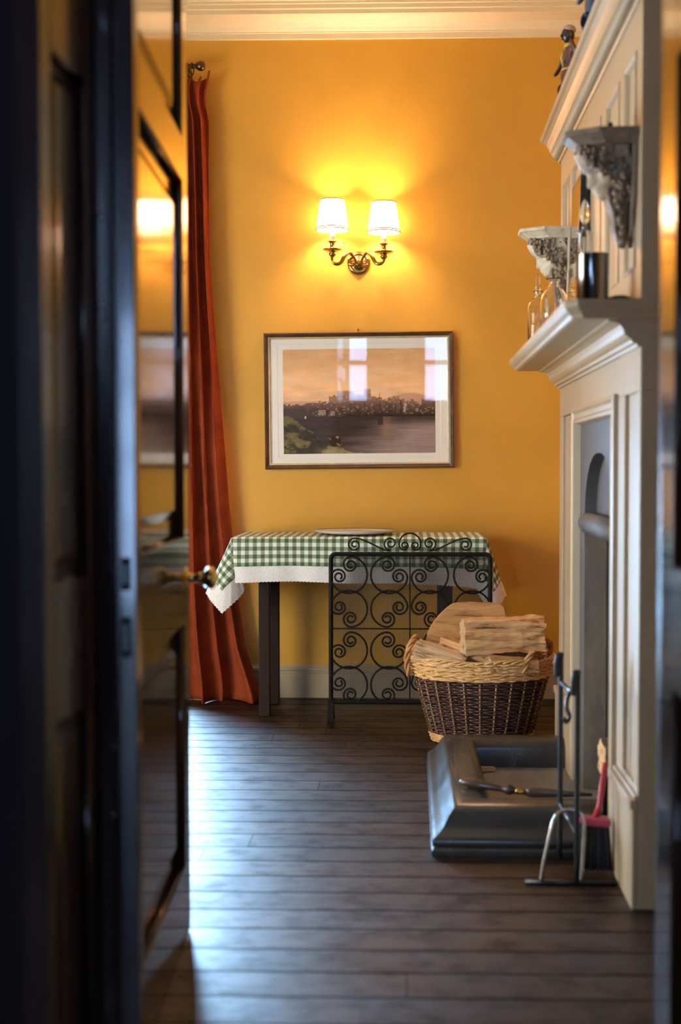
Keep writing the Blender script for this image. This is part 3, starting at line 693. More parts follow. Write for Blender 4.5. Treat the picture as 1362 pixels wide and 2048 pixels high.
for j in range(NY+1):
    for i in range(NX+1):
        cc=paint(i/NX,j/NY); buf+= [*s2l([max(0,min(255,q*1.13)) for q in cc]),1]
ca.data.foreach_set('color',buf)
o=bpy.data.objects.new('print',me); C.objects.link(o); o.parent=pic
g=MB(); g.add([(a0-.002,-.0145,b0-.002),(a1+.002,-.0145,b0-.002),(a1+.002,-.0145,b1+.002),(a0-.002,-.0145,b1+.002)],[(0,1,2,3)]); g.build('glass',M['picglass'],pic)
p=MB(); p.tube([(0,-.002,H2+.012),(0,-.016,H2+.014)],.0022,8); p.ball((0,-.016,H2+.014),.004,8,6); p.tube([(0,-.012,H2+.012),(0,-.012,H2-.002)],.0016,6); p.build('hanging_nail',M['brass_dark'],pic)

# ------------------------------------------------------------------ side table, cloth, plate
TH=.795; tx0,tx1,ty0,ty1=-.770,.325,5.65,6.10
tb=thing('side_table','dark oak side table under the green gingham cloth','table')
MB().box(tx0+.01,tx1-.01,ty0+.01,ty1-.01,TH-.028,TH-.003).build('tabletop',M['table_wood'],tb,.003)
MB().box(-.645,.175,5.715,5.735,TH-.115,TH-.028).box(-.645,.175,6.035,6.055,TH-.115,TH-.028).box(-.655,-.635,5.73,6.04,TH-.115,TH-.028).box(.155,.175,5.73,6.04,TH-.115,TH-.028).build('apron',M['table_wood'],tb,weld=False)
for (x,y) in ((-.6435,5.725),(.163,5.725),(-.632,6.02),(.150,6.02)):
    MB().box(x-.024,x+.024,y-.024,y+.024,0,TH-.028).build('leg',M['table_wood'],tb,.003)
DF,DS=.205,.275; LB=.076; per=.0345
def cloth_pt(s,t):
    sg=0;a=0
    if s<tx0: a=tx0-s; sg=-1
    elif s>tx1: a=s-tx1; sg=1
    b=max(ty0-t,0); bs=min(max(s,tx0),tx1); bt=min(max(t,ty0),ty1)
    if a==0 and b==0:
        return V(s,t,TH+.0015*math.sin(s*30)*math.sin(t*23))
    r=math.hypot(a,b); ph=math.atan2(b,a); rho=.012
    q=r/rho
    if q<PI/2: out=rho*math.sin(q); dn=rho*(1-math.cos(q)); ex=0
    else: ex=r-rho*PI/2; out=rho; dn=rho+ex
    corner=(a>0 and b>0)
    deg=math.degrees(ph)
    fx_=lerp_tab([(0,.42),(12,.385),(20,.33),(29,.22),(37,.10),(43,-.03),(48,-.13),(53,-.21),(58,-.24),(64,-.19),(72,-.09),(82,-.02),(90,0)],deg)*(1 if sg<0 else .72)
    fy_=lerp_tab([(0,.0),(12,.05),(20,.10),(30,.15),(37,.16),(42,.13),(47,.05),(52,-.04),(58,-.08),(66,-.06),(75,0),(85,.02),(90,.02)],deg)
    if b==0: fx_*=min(1,max(0,(ty1-t-.03)/.22))
    fl=math.hypot(fx_,fy_)*.9
    dx,dy=math.cos(ph)*sg,-math.sin(ph)
    if a==0: dx,dy=0,-1
    if b==0: dx,dy=sg,0
    wv=0
    if a==0: wv=.007*math.sin(s*17+1)*(b/DF)+.004*math.sin(s*41)*(b/DF)
    if b==0: wv=.012*math.sin(t*30)*(a/DS)
    z=TH-dn*(1/math.sqrt(1+fl*fl))
    if a==0: z+= .004*math.sin(s*9)*(b/DF) - .03*max(0,(s+.05)/.38)*(b/DF)**2*(1 if s>-.05 else 0)
    if a>0: 
        e2=ex; return V(bs+sg*(rho*math.cos(ph)*min(1,q)+fx_*e2+wv), bt-(rho*math.sin(ph)*min(1,q)+(fy_ if b>0 else 0)*e2), z)
    return V(bs,bt-(out+.02*ex+wv),z)
def cloth_mesh(name,mt,parent,rng,du=.008):
    """rng(s,t)->bool keeps a cell"""
    S0,S1,T0,T1=tx0-DS,tx1+DS,ty0-DF,ty1-.002
    nx=int((S1-S0)/du); ny=int((T1-T0)/du)
    me=bpy.data.meshes.new(name); idx={}; vs=[];fs=[];uvs=[]
    def scal(s,t):
        # scalloped outer edge
        k=.004
        if abs(t-T0)<1e-6: t=T0+k*abs(math.sin(s*PI/.016))
        if abs(s-S0)<1e-6: s=S0+k*abs(math.sin(t*PI/.016))
        if abs(s-S1)<1e-6: s=S1-k*abs(math.sin(t*PI/.016))
        return s,t
    def vid(i,j):
        if (i,j) in idx: return idx[i,j]
        s=S0+(S1-S0)*i/nx; t=T0+(T1-T0)*j/ny
        s2,t2=scal(s,t); idx[i,j]=len(vs); vs.append(cloth_pt(s2,t2)); uvs.append(((s-tx0)/per,(t-ty0)/per+.35)); return idx[i,j]
    for i in range(nx):
        for j in range(ny):
            sc_=S0+(S1-S0)*(i+.5)/nx; tc_=T0+(T1-T0)*(j+.5)/ny
            e=min(sc_-S0,S1-sc_,tc_-T0)
            if rng(e): fs.append((vid(i,j),vid(i+1,j),vid(i+1,j+1),vid(i,j+1)))
    me.from_pydata([tuple(v) for v in vs],[],fs); me.materials.append(mt)
    uvl=me.uv_layers.new(name='UVMap')
    for l in me.loops: uvl.data[l.index].uv=uvs[l.vertex_index]
    me.polygons.foreach_set('use_smooth',[True]*len(fs))
    o=bpy.data.objects.new(name,me); C.objects.link(o); o.parent=parent; return o
cl=thing('tablecloth','green and white gingham tablecloth with white lace border draped on the side table','tablecloth')
o=cloth_mesh('gingham_fabric',M['gingham'],cl,lambda e:e>LB); md=o.modifiers.new('s','SOLIDIFY'); md.thickness=.0015; md.offset=1
o=cloth_mesh('lace_border',M['lace'],cl,lambda e:e<=LB+.004,.004)
pl_=thing('serving_plate','large round white flat serving plate lying on the gingham tablecloth','plate')
MB().lathe([(0,.004),(.10,.004),(.13,.003),(.172,.012),(.180,.017),(.180,.020),(.172,.018),(.14,.013),(.0,.012)],(-.250,5.865,TH+.0025),'Z',64).build('plate_body',M['white_gl'],pl_)
MB().lathe([(.178,.0175),(.1815,.017),(.1825,.019),(.181,.0215),(.178,.0205)],(-.250,5.865,TH+.0025),'Z',64,caps=False).build('rim',mat('grey_blue_glaze',(.42,.46,.44),.25),pl_)

# ------------------------------------------------------------------ fire screen
fs_=thing('fire_screen','black wrought iron fire screen with spiral scrollwork standing in front of the table','fire screen')
FY=5.545; fx0,fx1,fz0,fz1=-.348,.352,.085,.740
R=.0095; rc=.022
def rrect(x0,x1,z0,z1,r,y,n=5):
    pts=[]
    for (cx,cz,a0) in ((x1-r,z1-r,0),(x0+r,z1-r,90),(x0+r,z0+r,180),(x1-r,z0+r,270)):
        for k in range(n+1):
            a=math.radians(a0+90*k/n); pts.append((cx+r*math.cos(a),y,cz+r*math.sin(a)))
    return pts
MB().tube(rrect(fx0+R,fx1-R,fz0+R,fz1-R,rc,FY),R,6,closed=True).build('frame',M['iron'],fs_)
MB().box(-.003,.003,FY-.002,FY+.003,fz0+.01,fz1-.01).build('upright_bar',M['iron'],fs_)
MB().box(fx0+.01,fx1-.01,FY-.0021,FY+.0031,.407,.413).build('cross_bar',M['iron'],fs_)
g=MB(); g.add([(fx0+.01,FY+.012,fz0+.01),(fx1-.01,FY+.012,fz0+.01),(fx1-.01,FY+.012,fz1-.01),(fx0+.01,FY+.012,fz1-.01)],[(0,1,2,3)]); g.build('wire_gauze',M['gauze'],fs_)
def scroll_pts(R0,r0,half,turns,decay=.30,n=16):
    """C scroll centred at origin, mid-point towards angle 0; returns (x,z) list"""
    def side(sg):
        P=[];c=(0,0)
        N=int(half/6)
        for k in range(1,N+1):
            a=math.radians(half*k/N)*sg; P.append((R0*math.cos(a),R0*math.sin(a)))
        a=math.radians(half)*sg; x,z=P[-1]; h=a+sg*PI/2; r=r0; st=2*PI/n/1.5
        tot=turns*2*PI; k=0
        while k*st<tot:
            ds=r*st; h+=sg*st/2; x+=ds*math.cos(h); z+=ds*math.sin(h); h+=sg*st/2
            r=r0*math.exp(-decay*(k*st)/2/PI*3.0); k+=1; P.append((x,z))
        return P
    A=side(-1); B=side(1)
    return A[::-1]+[(R0,0)]+B
def scroll_obj(cx,cz,rot,scale=1,name='scroll',R0=.079,r0=.036,half=118,turns=1.75,rad=.0042,dec=.24,sxz=(1,1)):
    P=scroll_pts(R0,r0,half,turns,dec); ca,sa=math.cos(rot),math.sin(rot)
    pts=[(cx+sxz[0]*scale*(x*ca-z*sa),FY-.004,cz+sxz[1]*scale*(x*sa+z*ca)) for x,z in P]
    return MB().tube(pts,rad,6).build(name,M['iron'],fs_)
cxs=[-.262,-.088,.084,.266]; czs=[.642,.495,.318,.168]
for ri,cz in enumerate(czs):
    for ci,cx in enumerate(cxs):
        left_=ci in (0,2) ; up=ri in (0,2)
        # mid point of the C looks away from the opening; opening to upper-left for col 0 row 0
        ang={ (True,True):-45,(False,True):-135,(True,False):45,(False,False):135}[(left_,up)]
        scroll_obj(cx,cz,math.radians(ang))
# cresting
scroll_obj(0,fz1+.034,PI/2,1,'crest_scroll',R0=.046,r0=.021,half=100,turns=1.5,rad=.0036)
def s_scroll(sg):
    # inner curl, tangent sweep, outer curl
    P=[]
    def sp(cx,cz,r,a0,turns,dirn,n=22):
        q=[];N=int(turns*n)
        for k in range(N+1):
            t=k/N; rr=r*(1-t*.8); a=a0+dirn*turns*2*PI*t; q.append((cx+rr*math.cos(a),cz+rr*math.sin(a)))
        return q
    inn=sp(.083,fz1+.036,.030,math.radians(-90),1.6,1)
    out=sp(.236,fz1+.030,.029,math.radians(75),1.6,-1)
    mid=[(.105,fz1+.007),(.135,fz1+.020),(.175,fz1+.040),(.215,fz1+.056)]
    P=inn[::-1]+mid+out
    pts=[V(sg*x,FY-.004,z) for x,z in P]
    return MB().tube(catmull(pts,2),.0034,6).build('crest_scroll',M['iron'],fs_)
s_scroll(-1); s_scroll(1)
for x in (fx0+R,fx1-R):
    p=MB(); p.tube(catmull([(x,FY,fz0+.012),(x,FY-.006,fz0-.01),(x,FY-.03,fz0-.03),(x,FY-.055,.02),(x,FY-.085,.010)],6),[.013,.013,.012,.012,.012]+[.012]*20,6) if False else None
    pts=catmull([(x,FY+.0,fz0+.01),(x,FY-.012,fz0-.005),(x,FY-.032,fz0-.035),(x,FY-.052,.022),(x,FY-.090,.008)],5)
    q=MB()
    for s in (1,-1):
        pp=[V(a.x,FY+(a.y-FY)*s,a.z) for a in pts]
        vs=[]; 
        for a in pp: vs+=[(a.x-.013,a.y,a.z-.004),(a.x+.013,a.y,a.z-.004),(a.x+.013,a.y,a.z+.005),(a.x-.013,a.y,a.z+.005)]
        n=len(pp); q.add(vs,[(i*4+k,i*4+(k+1)%4,(i+1)*4+(k+1)%4,(i+1)*4+k) for i in range(n-1) for k in range(4)]+[(3,2,1,0),tuple((n-1)*4+k for k in range(4))])
    q.build('foot',M['iron'],fs_,.001)

# ------------------------------------------------------------------ log basket
BX,BY=.288,5.225; bh=.335
bk=thing('log_basket','dark willow log basket with pale wicker rim full of split firewood','basket')
def bell(z,th,off=0):
    t=z/bh; rx=.190+(.282-.190)*t**.9; ry=.150+(.205-.150)*t**.9
    return V(BX+(rx+off)*math.cos(th),BY+(ry+off)*math.sin(th),z)
NS=26
w=MB(); rows=29
for k in range(rows):
    z=.040+k*(.262-.040)/(rows-1); jit=random.uniform(-.0012,.0012)
    pts=[]; M_=NS*6
    for i in range(M_):
        th=2*PI*i/M_; ph=(k%2)*PI
        pts.append(bell(z+jit+.0018*math.sin(th*5+k*1.3),th,.0062*math.sin(NS*th/1+ph)))
    w.tube(pts,.0038,5,closed=True)
w.build('woven_body',M['wicker_d'],bk,weld=False)
st=MB()
for i in range(NS):
    th=2*PI*(i+.25)/NS
    st.tube([bell(z,th,.0026) for z in (.01,.1,.18,.27)],.0038,6)
st.build('stakes',M['wicker_s'],bk,weld=False)
lb=MB()
lb.lathe([(1,0)],(0,0,0)) if False else None
vs=[];n=48
for z in (.03,.27):
    for k in range(n): vs.append(bell(z,2*PI*k/n,-.008))
lb.add(vs,[(k,(k+1)%n,n+(k+1)%n,n+k) for k in range(n)],0,True)
vs=[bell(.012,2*PI*k/n,-.004) for k in range(n)]; lb.add(vs,[tuple(range(n))])
lb.build('lining',M['bristle'],bk)
rb=MB()
for k in range(10):
    z0=.270+k*.0072
    for seg in range(7):
        a0=seg*2*PI/7+k*.9+random.uniform(-.2,.2); a1=a0+2*PI/7+.5
        pts=[];m=26
        sl=random.uniform(-.006,.012)
        for i in range(m+1):
            t=i/m; th=a0+(a1-a0)*t
            z=z0+sl*(t-.5)+.0015*math.sin(i*1.7+k); off=.005*math.sin(NS*th+(k%2)*PI)+.007*math.sin(PI*t)+(k>7)*.004
            pts.append(bell(z,th,off))
        rb.tube(pts,.0042+random.uniform(-.0008,.0008),6)
for i in range(NS*2): # rolled border
    a0=2*PI*i/(NS*2); pts=[]
    for k in range(9):
        t=k/8; th=a0+t*.34; pts.append(bell(bh+.003+.010*math.sin(PI*t)+.004*math.sin(i*7.1),th,.014-.024*t+.006*math.sin(PI*t)))
    rb.tube(pts,.0038,5)
rb.build('rim_band',M['wicker_l'],bk,weld=False)
bb=MB()
for k in range(5):
    pts=[bell(.008+k*.007+.0015*math.sin(9*a),a,.006+.003*math.sin(NS*a+k*PI)) for a in [2*PI*i/150 for i in range(150)]]
    bb.tube(pts,.0036,5,closed=True)
bb.build('base_band',M['wicker_l'],bk,weld=False)
def rope(path,r,strands,pitch,mt,name,parent,sr):
    pts=catmull(path,14); b=MB(); N=len(pts)
    for s in range(strands):
        q=[]
        for i,p in enumerate(pts):
            t=(pts[min(i+1,N-1)]-pts[max(i-1,0)]).normalized(); up=V(0,1,0); u=(up-t*up.dot(t)).normalized(); w_=t.cross(u)
            a=2*PI*(s/strands+i*pitch); q.append(p+(u*math.cos(a)+w_*math.sin(a))*r)
        b.tube(q,sr,6)
    return b.build(name,mt,parent,weld=False)
for sg in (-1,1):
    ex=BX+sg*.288
    if sg<0:
        path=[V(ex-.002,BY-.055,.27),V(ex-.012,BY-.058,.33),V(ex+.000,BY-.040,.385),V(ex+.022,BY-.005,.415),V(ex+.030,BY+.04,.400),V(ex+.012,BY+.065,.34),V(ex+.0,BY+.06,.28)]
    else:
        path=[V(.445,5.045,.300),V(.455,5.05,.345),V(.486,5.07,.388),V(.527,5.11,.418),V(.556,5.17,.400),V(.562,5.22,.35),V(.560,5.25,.30)]
    rope(path,.0075,3,.035,M['wicker_h'],'handle',bk,.0062)

def log(name,label,c,L_,poly,rot,mats,group='split logs in the basket',seed=0,taper=.9,nr=26,amp=.006,rag=0):
    """split log; poly: cross-section (y,z) in metres; long axis = local x"""
    rnd=random.Random(seed); vs=[];fs=[]; n0=len(poly)
    # subdivide polygon
    pts=[]
    for i in range(n0):
        a=V(*poly[i],0);b=V(*poly[(i+1)%n0],0)
        for k in range(6): pts.append(a.lerp(b,k/6))
    n=len(pts)
    for j in range(nr+1):
        t=j/nr; x=(t-.5)*L_
        for p in pts:
            nn=noise.noise(V(x*5+seed*3.1,p.x*38,p.y*38+seed)); n3=noise.noise(V(x*26+seed,p.x*60,p.y*60))
            s=1+(taper-1)*t; q=p*s; d=q.normalized() if q.length>0 else V(0,0,0)
            k_=1+rag*max(0,t-.7)/.3
            q=q+d*(amp*nn*k_+amp*.45*n3*k_)
            xx=x+ (rnd.uniform(-.002,.002) if j in (0,nr) else 0) + (.010*noise.noise(V(p.x*40,p.y*40,seed)) if j in (0,nr) else 0)
            vs.append((xx,q.x,q.y))
    for j in range(nr):
        for k in range(n): fs.append((j*n+k,j*n+(k+1)%n,(j+1)*n+(k+1)%n,(j+1)*n+k))
    m=MB(); m.add(vs,fs,0,True)
    ca=(-L_/2,sum(v[1] for v in vs[:n])/n,sum(v[2] for v in vs[:n])/n)
    cb=(L_/2,sum(v[1] for v in vs[-n:])/n,sum(v[2] for v in vs[-n:])/n)
    m.add(vs[:n]+[ca],[(k,(k+1)%n,n) for k in range(n)],1); m.add(vs[-n:]+[cb],[(k,(k+1)%n,n) for k in range(n)],1)
    o=m.build(name,mats,None,0,weld=False,label=label,category='log')
    if group: o['group']=group
    o.location=c; o.rotation_euler=rot
    md=o.modifiers.new('es','EDGE_SPLIT'); md.split_angle=.7
    return o
G='split logs heaped in the basket'
LM=[M['log'],M['log_or']]
log('firewood_log','big split log with rough barky right end lying across the top front of the basket',(.363,5.09,.441),.318,[(-.055,-.058),(.05,-.062),(.062,.02),(.035,.066),(-.045,.072),(-.062,.01)],(math.radians(4),math.radians(-1.5),math.radians(9)),[M['log'],M['log_pale']],G,3,1.0,amp=.013,nr=40,rag=1.6)
log('firewood_log','tall orange curved wedge log standing at the back of the heap',(.200,5.27,.480),.30,[(-.035,-.10),(.035,-.10),(.04,.055),(.01,.075),(-.038,.062)],(math.radians(-4),math.radians(-4),math.radians(6)),[M['log_or'],M['log_or']],G,8,.95) if False else None
# back wedge, an arched slab: built from its own outline and extruded in depth
o_=[(-.235,-.075),(-.225,-.02),(-.19,.035),(-.15,.075),(-.12,.092),(-.06,.098),(.02,.096),(.07,.090),(.088,.070),(.085,.02),(.05,-.05),(-.03,-.06),(-.10,-.05),(-.12,-.07)]
m_=MB(); n=len(o_); vs=[]; ly=[-.05,-.03,0,.03,.05]
oo=[V(a,0,b) for a,b in catmull([V(a,b,0) for a,b in o_+[o_[0]]],4) for a,b in []] if False else None
cc=catmull([V(a,b,0) for a,b in o_]+[V(*o_[0],0)],4)[:-1]; n=len(cc)
for yi,y in enumerate(ly):
    for k,p in enumerate(cc):
        q=noise.noise(V(p.x*30,p.y*30,y*40))*.004; s=.97 if yi in (0,4) else 1
        vs.append((p.x*s+q,y+(.002*noise.noise(p*50)),p.y*s+q))
m_.add(vs,[(j*n+k,j*n+(k+1)%n,(j+1)*n+(k+1)%n,(j+1)*n+k) for j in range(4) for k in range(n)],0,True)
m_.add(vs[:n],[tuple(range(n))],0); m_.add(vs[-n:],[tuple(range(n-1,-1,-1))],0)
o=m_.build('firewood_log',M['log_or'],None,0,weld=False,label='broad orange arched log standing highest at the back of the basket',category='log',group=G)
o.location=(.300,5.275,.455); o.rotation_euler=(math.radians(-6),0,math.radians(-3)); md=o.modifiers.new('es','EDGE_SPLIT'); md.split_angle=.7
log('firewood_log','pale bleached log end poking out at the left of the basket beside the handle',(.125,5.13,.350),.21,[(-.045,-.04),(.04,-.045),(.05,.01),(.01,.045),(-.04,.035)],(math.radians(10),math.radians(14),math.radians(-18)),[M['log_pale'],M['log_pale']],G,12,.8,amp=.012)
log('firewood_log','splintered tan log lying low between the pale log and the big log',(.235,5.165,.358),.24,[(-.04,-.035),(.045,-.04),(.045,.02),(.0,.042),(-.045,.03)],(math.radians(35),math.radians(12),math.radians(-28)),[M['log'],M['log_pale']],G,17,.9,amp=.008)
log('firewood_log','small tan log wedged low under the right end of the big log',(.400,5.06,.332),.20,[(-.03,-.03),(.035,-.03),(.03,.02),(.0,.034),(-.03,.02)],(0,math.radians(3),math.radians(14)),[M['log'],M['log_pale']],G,23,.9)
log('firewood_log','barky tan log lying under the arched log at the back right',(.36,5.30,.39),.27,[(-.05,-.05),(.05,-.05),(.05,.03),(.0,.05),(-.045,.03)],(math.radians(15),math.radians(-4),math.radians(4)),[M['bark'],M['log_pale']],G,29,.95)
log('firewood_log','dark barky log buried at the bottom of the basket heap',(.27,5.19,.27),.34,[(-.07,-.06),(.07,-.06),(.08,.02),(.0,.05),(-.07,.03)],(0,0,math.radians(10)),[M['bark'],M['log']],G,31,.95)
# chip on the hearth, log in the fireplace
log('wood_chip','small pale wood chip lying on the hearth near the far kerb',(.268,4.53,.046),.055,[(-.016,-.008),(.014,-.009),(.012,.006),(-.012,.008)],(0,0,math.radians(8)),[M['log_pale'],M['log_pale']],None,41,.7,8,.002)
gr=thing('fire_grate','small black iron grate standing inside the fireplace opening','fire grate')
for y in (3.72,3.84,3.96): MB().tube([(.585,y,.19),(.90,y,.19)],.009,8).build('bar',M['iron'],gr)
for x in (.60,.88): MB().tube([(x,3.70,.19),(x,3.98,.19)],.009,8).build('cross_bar',M['iron'],gr)
for x in (.60,.88):
    for y in (3.71,3.97): MB().tube([(x,y,.036 if x<.99 else 0),(x,y,.19)],.009,8).build('leg',M['iron'],gr)
log('fireplace_log','brown split log resting on the iron grate in the fireplace',(.665,3.80,.255),.21,[(-.045,-.05),(.045,-.05),(.05,.02),(.01,.05),(-.04,.035)],(0,0,math.radians(6)),[M['bark'],M['log']],None,51,.95)

# ------------------------------------------------------------------ tool stand, brush, poker
ts=thing('fire_tool_stand','black iron fire tool stand with two curled uprights standing in front of the kerb','tool stand')
UX0,UY0=.440,3.405; UX1,UY1=.421,3.66
# the rear upright stands outside the kerb line at its near corner
for (x,y,h) in ((UX0,UY0,.560),(UX1,UY1-.035,.575)):
    pts=catmull([(x,y,.004),(x,y,h*.5),(x,y,h-.02),(x+.001,y-.004,h),(x-.008,y-.01,h+.004),(x-.013,y-.012,h-.015),(x-.012,y-.012,h-.055)],6)
    # curled hook
    MB().tube([p for p in pts if True],.0075,10).build('upright',M['steel'],ts)
MB().tube([(UX0,UY0,.500),(UX1,UY1-.035,.500)],.006,8).build('top_bar',M['steel'],ts)
MB().tube([(UX0,UY0,.135),(UX1,UY1-.035,.160)],.006,8).build('lower_bar',M['steel'],ts)
p=MB(); p.tube([(UX0-.135,UY0,.007),(UX0+.105,UY0,.007)],.0075,10); p.build('foot_bar',M['steel'],ts)
p=MB(); a=catmull([(UX0-.095,UY0-.01,.012),(UX0-.088,UY0-.008,.06),(UX0-.072,UY0-.005,.135),(UX0-.062,UY0,.170),(UX0-.045,UY0+.01,.190),(UX0-.01,UY0+.01,.198),(UX0+.012,UY0,.185),(UX0+.018,UY0-.005,.15),(UX0+.014,UY0-.01,.08),(UX0+.010,UY0-.012,.010)],6)
p.tube(a,[.0050]*len(a),8,flat=1.0); p.build('arched_leg',M['steel_bright'],ts,label='worn bright steel arched leg')
p=MB(); p.tube(catmull([(UX0-.010,UY0+.03,.507),(UX0-.022,UY0+.02,.498),(UX0-.028,UY0+.01,.470),(UX0-.020,UY0+.005,.445),(UX0-.030,UY0,.432),(UX0-.036,UY0,.444)],6),.0055,8); p.build('hook',M['steel'],ts)
# brush
br=thing('hearth_brush','red plastic hand brush with black bristles leaning against the chimneypiece','brush')
hd=V(.500,3.50,.145)
p=MB(); p.tube([hd+V(.0,0,.0),hd+V(.012,0,.04),V(.532,3.52,.30)],[.010,.008,.008],12); p.build('handle',M['red_pl'],br)
p=MB(); p.box(-.042,.042,-.02,.02,-.012,.012,0,Matrix.Translation(hd)@Matrix.Rotation(math.radians(4),4,'Y')); p.build('head',M['pink_pl'],br,.006)
p=MB()
for k in range(150):
    x=random.uniform(-.038,.038); y=random.uniform(-.018,.018); b0=hd+V(x,y,-.010); b1=V(hd.x+x*1.25,hd.y+y*1.3,.012+random.uniform(0,.008)); p.tube([b0,b1],.0018,5)
p.box(hd.x-.036,hd.x+.036,hd.y-.016,hd.y+.016,.03,hd.z-.008)
p.build('bristles',M['bristle'],br,weld=False)
# turned-handled poker lying on the kerb
pk=thing('fire_poker','dark turned wooden handled fire tool with brass collar lying across the near kerb','fire iron')
A=V(.150,3.905,.152); B=V(.315,3.86,.136); E=V(.535,3.80,.140)
u=(B-A).normalized(); Lh=(B-A).length
prof_=[(0,.002),(.05,.010),(.15,.013),(.28,.0165),(.42,.0145),(.58,.0115),(.72,.0105),(.82,.0115),(.86,.0165),(.92,.0155),(.96,.011),(1,.009)]
MB().tube([A+u*Lh*t for t,_ in prof_],[r for _,r in prof_],16).build('handle',M['char'],pk)
MB().tube([B,B+u*.008,B+u*.02,B+u*.030],[.009,.010,.008,.009],14).build('collar',M['brass'],pk)
q=B+u*.03; w_=(E-q)
MB().tube([q,q+w_*.05,q+w_*.12,q+w_*.4,q+w_*.8,E],[.008,.014,.016,.013,.007,.004],12,flat=.45).build('blade',M['char'],pk)

# ------------------------------------------------------------------ things on the mantel shelf
ZS=1.509
def corbel(name,label,yc,cs,ch,cslab):
    t=thing(name,label,'wall bracket','carved head wall brackets on the overmantel',loc=(FX-.001,yc,1.94)); t.rotation_euler=(0,0,0)
    # local: -x projects, z=0 top of the slab
    s=MB()
    def hexa(d,w): return [(0,-w),(-d*.55,-w),(-d,-w*.45),(-d,w*.45),(-d*.55,w),(0,w)]
    lay=[(.178,.092,0),(.178,.092,-.012),(.170,.087,-.014),(.160,.080,-.022),(.148,.074,-.030),(.146,.072,-.036)]
    vs=[(x,y,z) for d,w,z in lay for x,y in hexa(d,w)]; n=6
    s.add(vs,[(i*n+k,i*n+(k+1)%n,(i+1)*n+(k+1)%n,(i+1)*n+k) for i in range(len(lay)-1) for k in range(n)]); s.add(vs[:6],[tuple(range(6))]); s.add(vs[-6:],[tuple(range(5,-1,-1))])
    s.build('shelf',cslab,t,.002)
    bk_=MB(); bk_.ext([(-.07,-.034),(.07,-.034),(.062,-.16),(.03,-.25),(0,-.285),(-.03,-.25),(-.062,-.16)],-.012,0,'X'); bk_.build('back_plate',cslab,t,.002)
    # face: rings of a head seen in profile, chin down, looking to -x
    prof=[ # z, front x, half width
     (-.030,-.118,.044),(-.050,-.118,.045),(-.062,-.115,.044),(-.070,-.111,.043),(-.076,-.112,.041),(-.084,-.116,.040),(-.092,-.121,.039),(-.098,-.123,.038),(-.102,-.117,.037),(-.106,-.113,.036),(-.110,-.117,.034),(-.113,-.113,.033),(-.116,-.116,.031),(-.120,-.111,.029),(-.126,-.113,.026),(-.132,-.108,.022),(-.137,-.098,.016)]
    f=MB(); vs=[]; n=24
    for (z,xf,hw_) in prof:
        xb=-.025; 
        for k in range(n):
            a=PI*k/(n-1)-PI/2  # -90..90, 0=front
            base=-.106 if z>-.126 else xf
            yy=hw_*math.sin(a); xx=xb+(base+.006-xb)*abs(math.cos(a))**.72
            bump=(xf-base-.006)*math.exp(-(yy/(.008 if -.104<z<-.074 else .018))**2)
            # eye sockets
            sock=.006*math.exp(-((abs(yy)-.017)/.009)**2-((z+.079)/.008)**2)
            vs.append((xx+bump+sock,yy,z))
    f.add(vs,[(i*n+k,i*n+k+1,(i+1)*n+k+1,(i+1)*n+k) for i in range(len(prof)-1) for k in range(n-1)],0,True)
    f.add(vs[-n:],[tuple(range(n))],0,True)
    # neck
    f.tube([(-.055,0,-.10),(-.050,0,-.14),(-.045,0,-.175)],[.034,.027,.022],16)
    # rotate the face to look down
    Mx=Matrix.Translation(V(-.072,0,-.054))@Matrix.Rotation(math.radians(-27),4,'Y')@Matrix.Scale(1.26,4)@Matrix.Translation(V(.062,0,.058))
    f.v=[tuple(Mx@V(*p)) for p in f.v]
    f.build('face',cs if cs is not None else cs,t,0,weld=True)
    # hair: curls
    h=MB(); rnd=random.Random(5)
    for k in range(430):
        x=rnd.uniform(-.150,-.012); zl=-.066-(x+.15)*.62
        z=rnd.uniform(zl,-.036)
        if x< -.141-(z+.045)*.6+.0: continue
        rr=math.sqrt(max(.05,1-((x+.06)/.105)**2)); y_=rnd.choice((-1,1))*rnd.uniform(.55,1)*.058*rr
        h.ball((x,y_,z),(rnd.uniform(.005,.0085),rnd.uniform(.005,.010),rnd.uniform(.005,.008)),7,5)
    for k in range(110):
        tt=rnd.random(); x=-.008-.045*rnd.random()*(1-tt*.3); z=-.10-.07*tt; y_=rnd.choice((-1,1))*(.050-.022*tt)*rnd.uniform(.7,1)
        h.ball((x,y_,z),rnd.uniform(.006,.010),7,5)
    h.ball((-.062,0,-.070),(.070,.050,.034)); h.tube([(-.034,0,-.08),(-.034,0,-.14),(-.030,0,-.20),(-.026,0,-.27)],[.034,.032,.022,.011],12)
    # tail: twisting drapery/locks to a point
    for k in range(130):
        tt=rnd.random(); z=-.14-.135*tt; r=.040*(1-tt*.62)*rnd.random()**.4; a=rnd.uniform(-PI/2,PI/2)
        h.ball((-.022-.8*r*math.cos(a)-.012*(1-tt),r*.9*math.sin(a),z),rnd.uniform(.007,.012),7,5)
    for s_i in (-1,0,1):
        h.tube(catmull([(-.06,s_i*.02,-.13),(-.064,s_i*.024,-.16),(-.05,s_i*.018,-.20),(-.044,s_i*.012,-.24),(-.03,0,-.278)],6),[.008]*25,8)
    h.build('hair',ch,t,0,weld=False)
    return t
corbel('carved_bracket','ivory carved head wall bracket at the far end above the glass decanters',4.66,M['corb_stone'],M['corb_hair'],M['corb_stone'])
corbel('carved_bracket','carved head wall bracket, coloured darker for shade, at the near end high above the silver beaker',3.335,M['corb_face_shade'],M['corb_hair_shade'],mat('shaded_slab_plaster',(.15,.11,.075),.5,col2=(.25,.19,.13),scale=18,bump=.2,bscale=50))  # slab colour darkened as well, standing in for shade on this bracket

